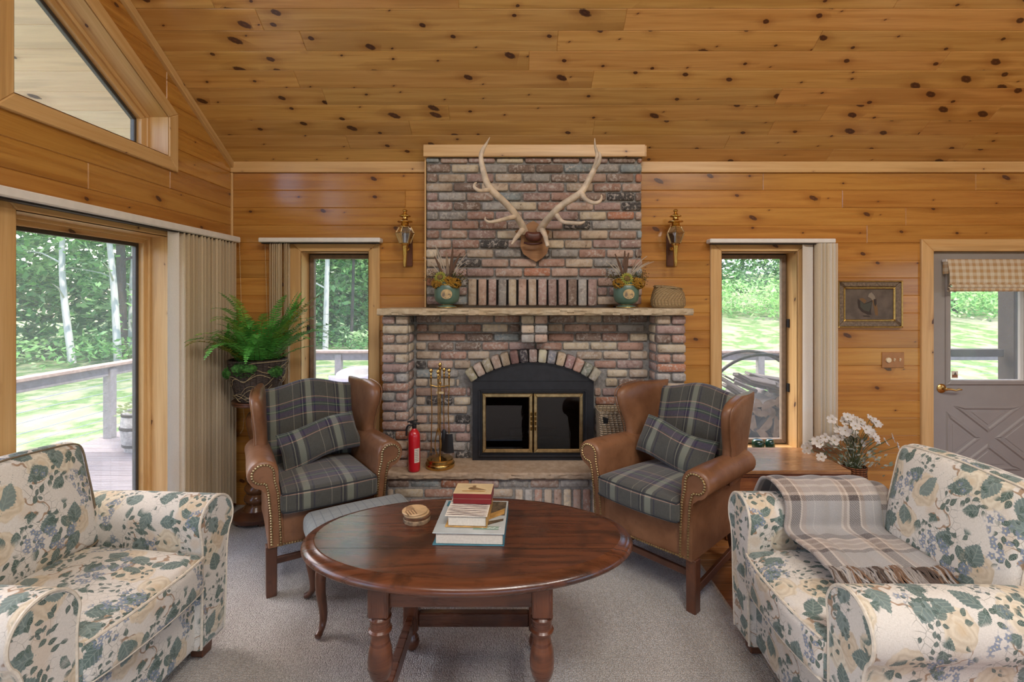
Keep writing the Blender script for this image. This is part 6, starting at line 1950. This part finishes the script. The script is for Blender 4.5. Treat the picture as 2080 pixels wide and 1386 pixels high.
# ------------------------------------------------------------------ woods
def leafcloud(centers, per, rad, size, seed, flat=.75, cols=None):
    r = random.Random(seed); V = []; F = []; C = []
    cols = cols or [(.22, .46, .13), (.32, .58, .20), (.44, .68, .28), (.16, .36, .12), (.58, .76, .40)]
    for c in centers:
        base = cols[r.randrange(len(cols))]
        for i in range(per):
            x, y, z = r.gauss(0, 1), r.gauss(0, 1), r.gauss(0, 1)
            p = (c[0]+x*rad*c[3], c[1]+y*rad*c[3], c[2]+z*rad*flat*c[3])
            s = size*r.uniform(.5, 1.25)
            a, t = r.uniform(0, 6.283), r.gauss(0, .55)
            ux, uy, uz = cos(a)*cos(t), sin(a)*cos(t), sin(t)
            t2 = r.gauss(0, .5); vx, vy, vz = -sin(a)*cos(t2), cos(a)*cos(t2), sin(t2)
            b = len(V)
            V.append((p[0]-ux*s, p[1]-uy*s, p[2]-uz*s)); V.append((p[0]+vx*s*.55, p[1]+vy*s*.55, p[2]+vz*s*.55))
            V.append((p[0]+ux*s, p[1]+uy*s, p[2]+uz*s)); V.append((p[0]-vx*s*.55, p[1]-vy*s*.55, p[2]-vz*s*.55))
            F.append((b, b+1, b+2, b+3)); g = r.uniform(.65, 1.35); C.append((base[0]*g, base[1]*g, base[2]*g))
    mb = MB(); mb.v = V; mb.f = F; mb.uv = [[(0, 0), (1, 0), (1, 1), (0, 1)]]*len(F); mb.mi = [0]*len(F); mb.col = C
    return mb
line = [(-26, 7), (-20, 13), (-14, 18), (-9, 20), (-4, 22), (3, 27), (12, 30), (22, 30), (36, 27)]
rs = random.Random(77); cen = []
for k in range(820):
    i = rs.randrange(len(line)-1); u = rs.random(); a, b = line[i], line[i+1]
    x, y = a[0]+(b[0]-a[0])*u+rs.uniform(-1.5, 1.5), a[1]+(b[1]-a[1])*u+rs.uniform(-.5, 4.5)
    z = gz(x, y)+.5+abs(rs.gauss(0, 1))*3.8*(1.0+.4*(x > 2))
    if z > 11: z = rs.uniform(1, 9)
    cen.append((x, y, z, rs.uniform(.7, 1.3)))
tag(leafcloud(cen, 120, .85, .15, 5).build('woods_foliage', M['leaf'], smooth=False), 'bright green woodland foliage beyond the lawn', 'foliage', None, 'stuff')
cen = []
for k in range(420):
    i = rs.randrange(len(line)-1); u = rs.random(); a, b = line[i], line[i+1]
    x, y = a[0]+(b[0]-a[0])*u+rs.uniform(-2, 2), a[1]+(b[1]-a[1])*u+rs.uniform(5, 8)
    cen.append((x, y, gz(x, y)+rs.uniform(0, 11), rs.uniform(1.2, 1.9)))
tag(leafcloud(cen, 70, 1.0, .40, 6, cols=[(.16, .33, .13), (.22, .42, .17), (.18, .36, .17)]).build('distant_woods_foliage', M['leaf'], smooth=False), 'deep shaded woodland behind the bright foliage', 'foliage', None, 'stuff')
# undergrowth at the lawn edge
cen = []
for k in range(150):
    x = rs.uniform(7, 26); y = rs.uniform(19, 23)+.1*abs(x-14); cen.append((x, y, gz(x, y)+rs.uniform(.1, 1.1), rs.uniform(.9, 1.6)))
for k in range(240):
    i = rs.randrange(len(line)-1); u = rs.random(); a, b = line[i], line[i+1]
    x, y = a[0]+(b[0]-a[0])*u+rs.uniform(-2, 2), a[1]+(b[1]-a[1])*u+rs.uniform(-2.5, .2)
    cen.append((x, y, gz(x, y)+rs.uniform(.1, .6), rs.uniform(.6, 1.1)))
tag(leafcloud(cen, 70, .5, .11, 9, .5).build('undergrowth', M['leaf'], smooth=False), 'low green undergrowth along the lawn edge', 'undergrowth', None, 'stuff')
def tree(name, label, x, y, h, r, lean, mat, crown, seed, cat='tree'):
    t = thing(name, label, cat, (x, y, gz(x, y)-.05)); rs = random.Random(seed)
    mb = MB(); pts = smoothpath([(0, 0, 0), (lean*h*.3+rs.uniform(-.1, .1), 0, h*.33), (lean*h*.6+rs.uniform(-.12, .12), rs.uniform(-.1, .1), h*.66), (lean*h, 0, h)], 5); n = len(pts)
    mb.tube(pts, [r*(1-.7*i/n) for i in range(n)], 10); tr = mb.build('trunk', mat, t)
    for k in range(5):
        f = rs.uniform(.3, .85); p = pts[int(f*(n-1))]; a = rs.uniform(0, 6.28); L = rs.uniform(.8, 1.8)
        mb = MB(); mb.tube([p, p+Vector((cos(a)*L*.5, sin(a)*L*.5, L*.25)), p+Vector((cos(a)*L, sin(a)*L, L*.35))], [r*.3, r*.2, r*.06], 6); mb.build('branch', mat, tr)
    cen = [(lean*h*.9+rs.gauss(0, crown), rs.gauss(0, crown), h*rs.uniform(.55, 1.1), rs.uniform(.7, 1.1)) for k in range(16)]
    leafcloud(cen, 90, .55, .13, seed).build('foliage', M['leaf'], t, smooth=False)
tree('birch_tree', 'leaning white birch seen through the patio window above the rail', -13.9, 15.4, 8, .11, -.10, M['birch'], 1.4, 1)
tree('birch_tree', 'birch trunk close to the right edge of the patio window view', -12.8, 15.8, 8, .12, -.10, M['birch'], 1.4, 2)
tree('birch_tree', 'slim birch in the middle of the patio window view', -13.5, 17.2, 7.5, .09, .04, M['birch'], 1.3, 3)
tree('oak_tree', 'dark trunked tree at the upper right of the patio window', -13.3, 16.6, 10, .17, .0, M['bark'], 1.6, 4)
tree('birch_tree', 'straight white birch in the narrow window left of the fireplace', -7.2, 18.5, 9, .11, .015, M['birch'], 1.5, 5)
tree('oak_tree', 'dark thin trunk beside the birch in the narrow left window', -6.6, 19.6, 9, .07, .01, M['bark'], 1.5, 6)
tree('maple_tree', 'leafy maple above the slope in the firewood window', 11.2, 27.5, 7.5, .10, .02, M['bark'], 1.7, 7)
tree('maple_tree', 'leafy maple overhanging the lawn in the door window', 19.2, 21.6, 6.5, .12, .02, M['bark'], 1.8, 8)

# ------------------------------------------------------------------ light
w = bpy.data.worlds.new('sky'); SC.world = w; w.use_nodes = True
nt = w.node_tree; nt.nodes.clear()
bg = nt.nodes.new('ShaderNodeBackground'); ou = nt.nodes.new('ShaderNodeOutputWorld')
sk = nt.nodes.new('ShaderNodeTexSky'); sk.sky_type = 'NISHITA'; sk.sun_disc = False; sk.sun_elevation = radians(52); sk.sun_rotation = radians(-60); sk.air_density = .7; sk.dust_density = 3.0; sk.ozone_density = .5
nt.links.new(sk.outputs[0], bg.inputs[0]); bg.inputs[1].default_value = .50
nt.links.new(bg.outputs[0], ou.inputs[0])
sd = bpy.data.lights.new('sun', 'SUN'); sd.energy = 2.7; sd.angle = radians(.6); sd.color = (1, .95, .86)
so = bpy.data.objects.new('sun', sd); COL.objects.link(so)
so.rotation_euler = Vector((-.45, .28, -.85)).to_track_quat('-Z', 'Y').to_euler()
def area(name, loc, d, sx, sy, e, col=(1, 1, 1), portal=False, disk=False):
    l = bpy.data.lights.new(name, 'AREA'); l.shape = 'DISK' if disk else 'RECTANGLE'; l.size = sx; l.size_y = sy; l.energy = e; l.color = col
    o = bpy.data.objects.new(name, l); COL.objects.link(o); o.location = loc; o.rotation_euler = Vector(d).to_track_quat('-Z', 'Y').to_euler()
    if portal: l.cycles.is_portal = True
    return o
# daylight portals in the openings
def portal(c, d, sx, sy): area('window_portal', c, d, sx, sy, 1, portal=True)
for a0, a1, b0, b1 in (L1, L2, L3): portal((XL-.19, (a0+a1)/2, (b0+b1)/2), (1, 0, 0), a1-a0, b1-b0)
for a0, a1 in ((2.226, 3.22), (.95, 2.12), (0, .84)): portal((XL-.19, (a0+a1)/2, 3.2), (1, 0, 0), a1-a0, 1.3)
portal((XR+.19, -1.8, 1.2), (-1, 0, 0), 2.8, 2.2); portal((XR+.19, 1.6, 1.35), (-1, 0, 0), 2, 1.5)
portal((-.75, YF-.19, 1.2), (0, 1, 0), 2.3, 2.2); portal((2.2, YF-.19, 1.2), (0, 1, 0), 2.8, 2.2)
# added fill lights, unseen behind the viewer, to brighten the interior
FILL_COL = (1, .95, .89)
for x, y, e in ((-.9, -.6, 18), (.9, -.8, 70), (3.0, -.8, 62)):
    area('fill_light', (x, y, 4.55), (0, .12, -1), 1.3, 1.3, e, FILL_COL, disk=True)

# ------------------------------------------------------------------ camera
cd = bpy.data.cameras.new('camera'); cd.sensor_width = 36; cd.lens = 36*1000/2080
cd.shift_x = (1040-1050)/2080; cd.shift_y = (605-693)/2080; cd.clip_start = .02; cd.clip_end = 200
co = bpy.data.objects.new('camera', cd); COL.objects.link(co); co.location = (0, 0, 1.66); co.rotation_euler = (pi/2, 0, 0)
SC.camera = co
vs = SC.view_settings; vs.view_transform = 'Standard'; vs.look = 'None'; vs.exposure = 0.92; vs.gamma = 1; vs.use_curve_mapping = False
try:
    SC.cycles.use_denoising = True; SC.cycles.max_bounces = 10; SC.cycles.transparent_max_bounces = 16; SC.cycles.sample_clamp_indirect = 8
except Exception: pass
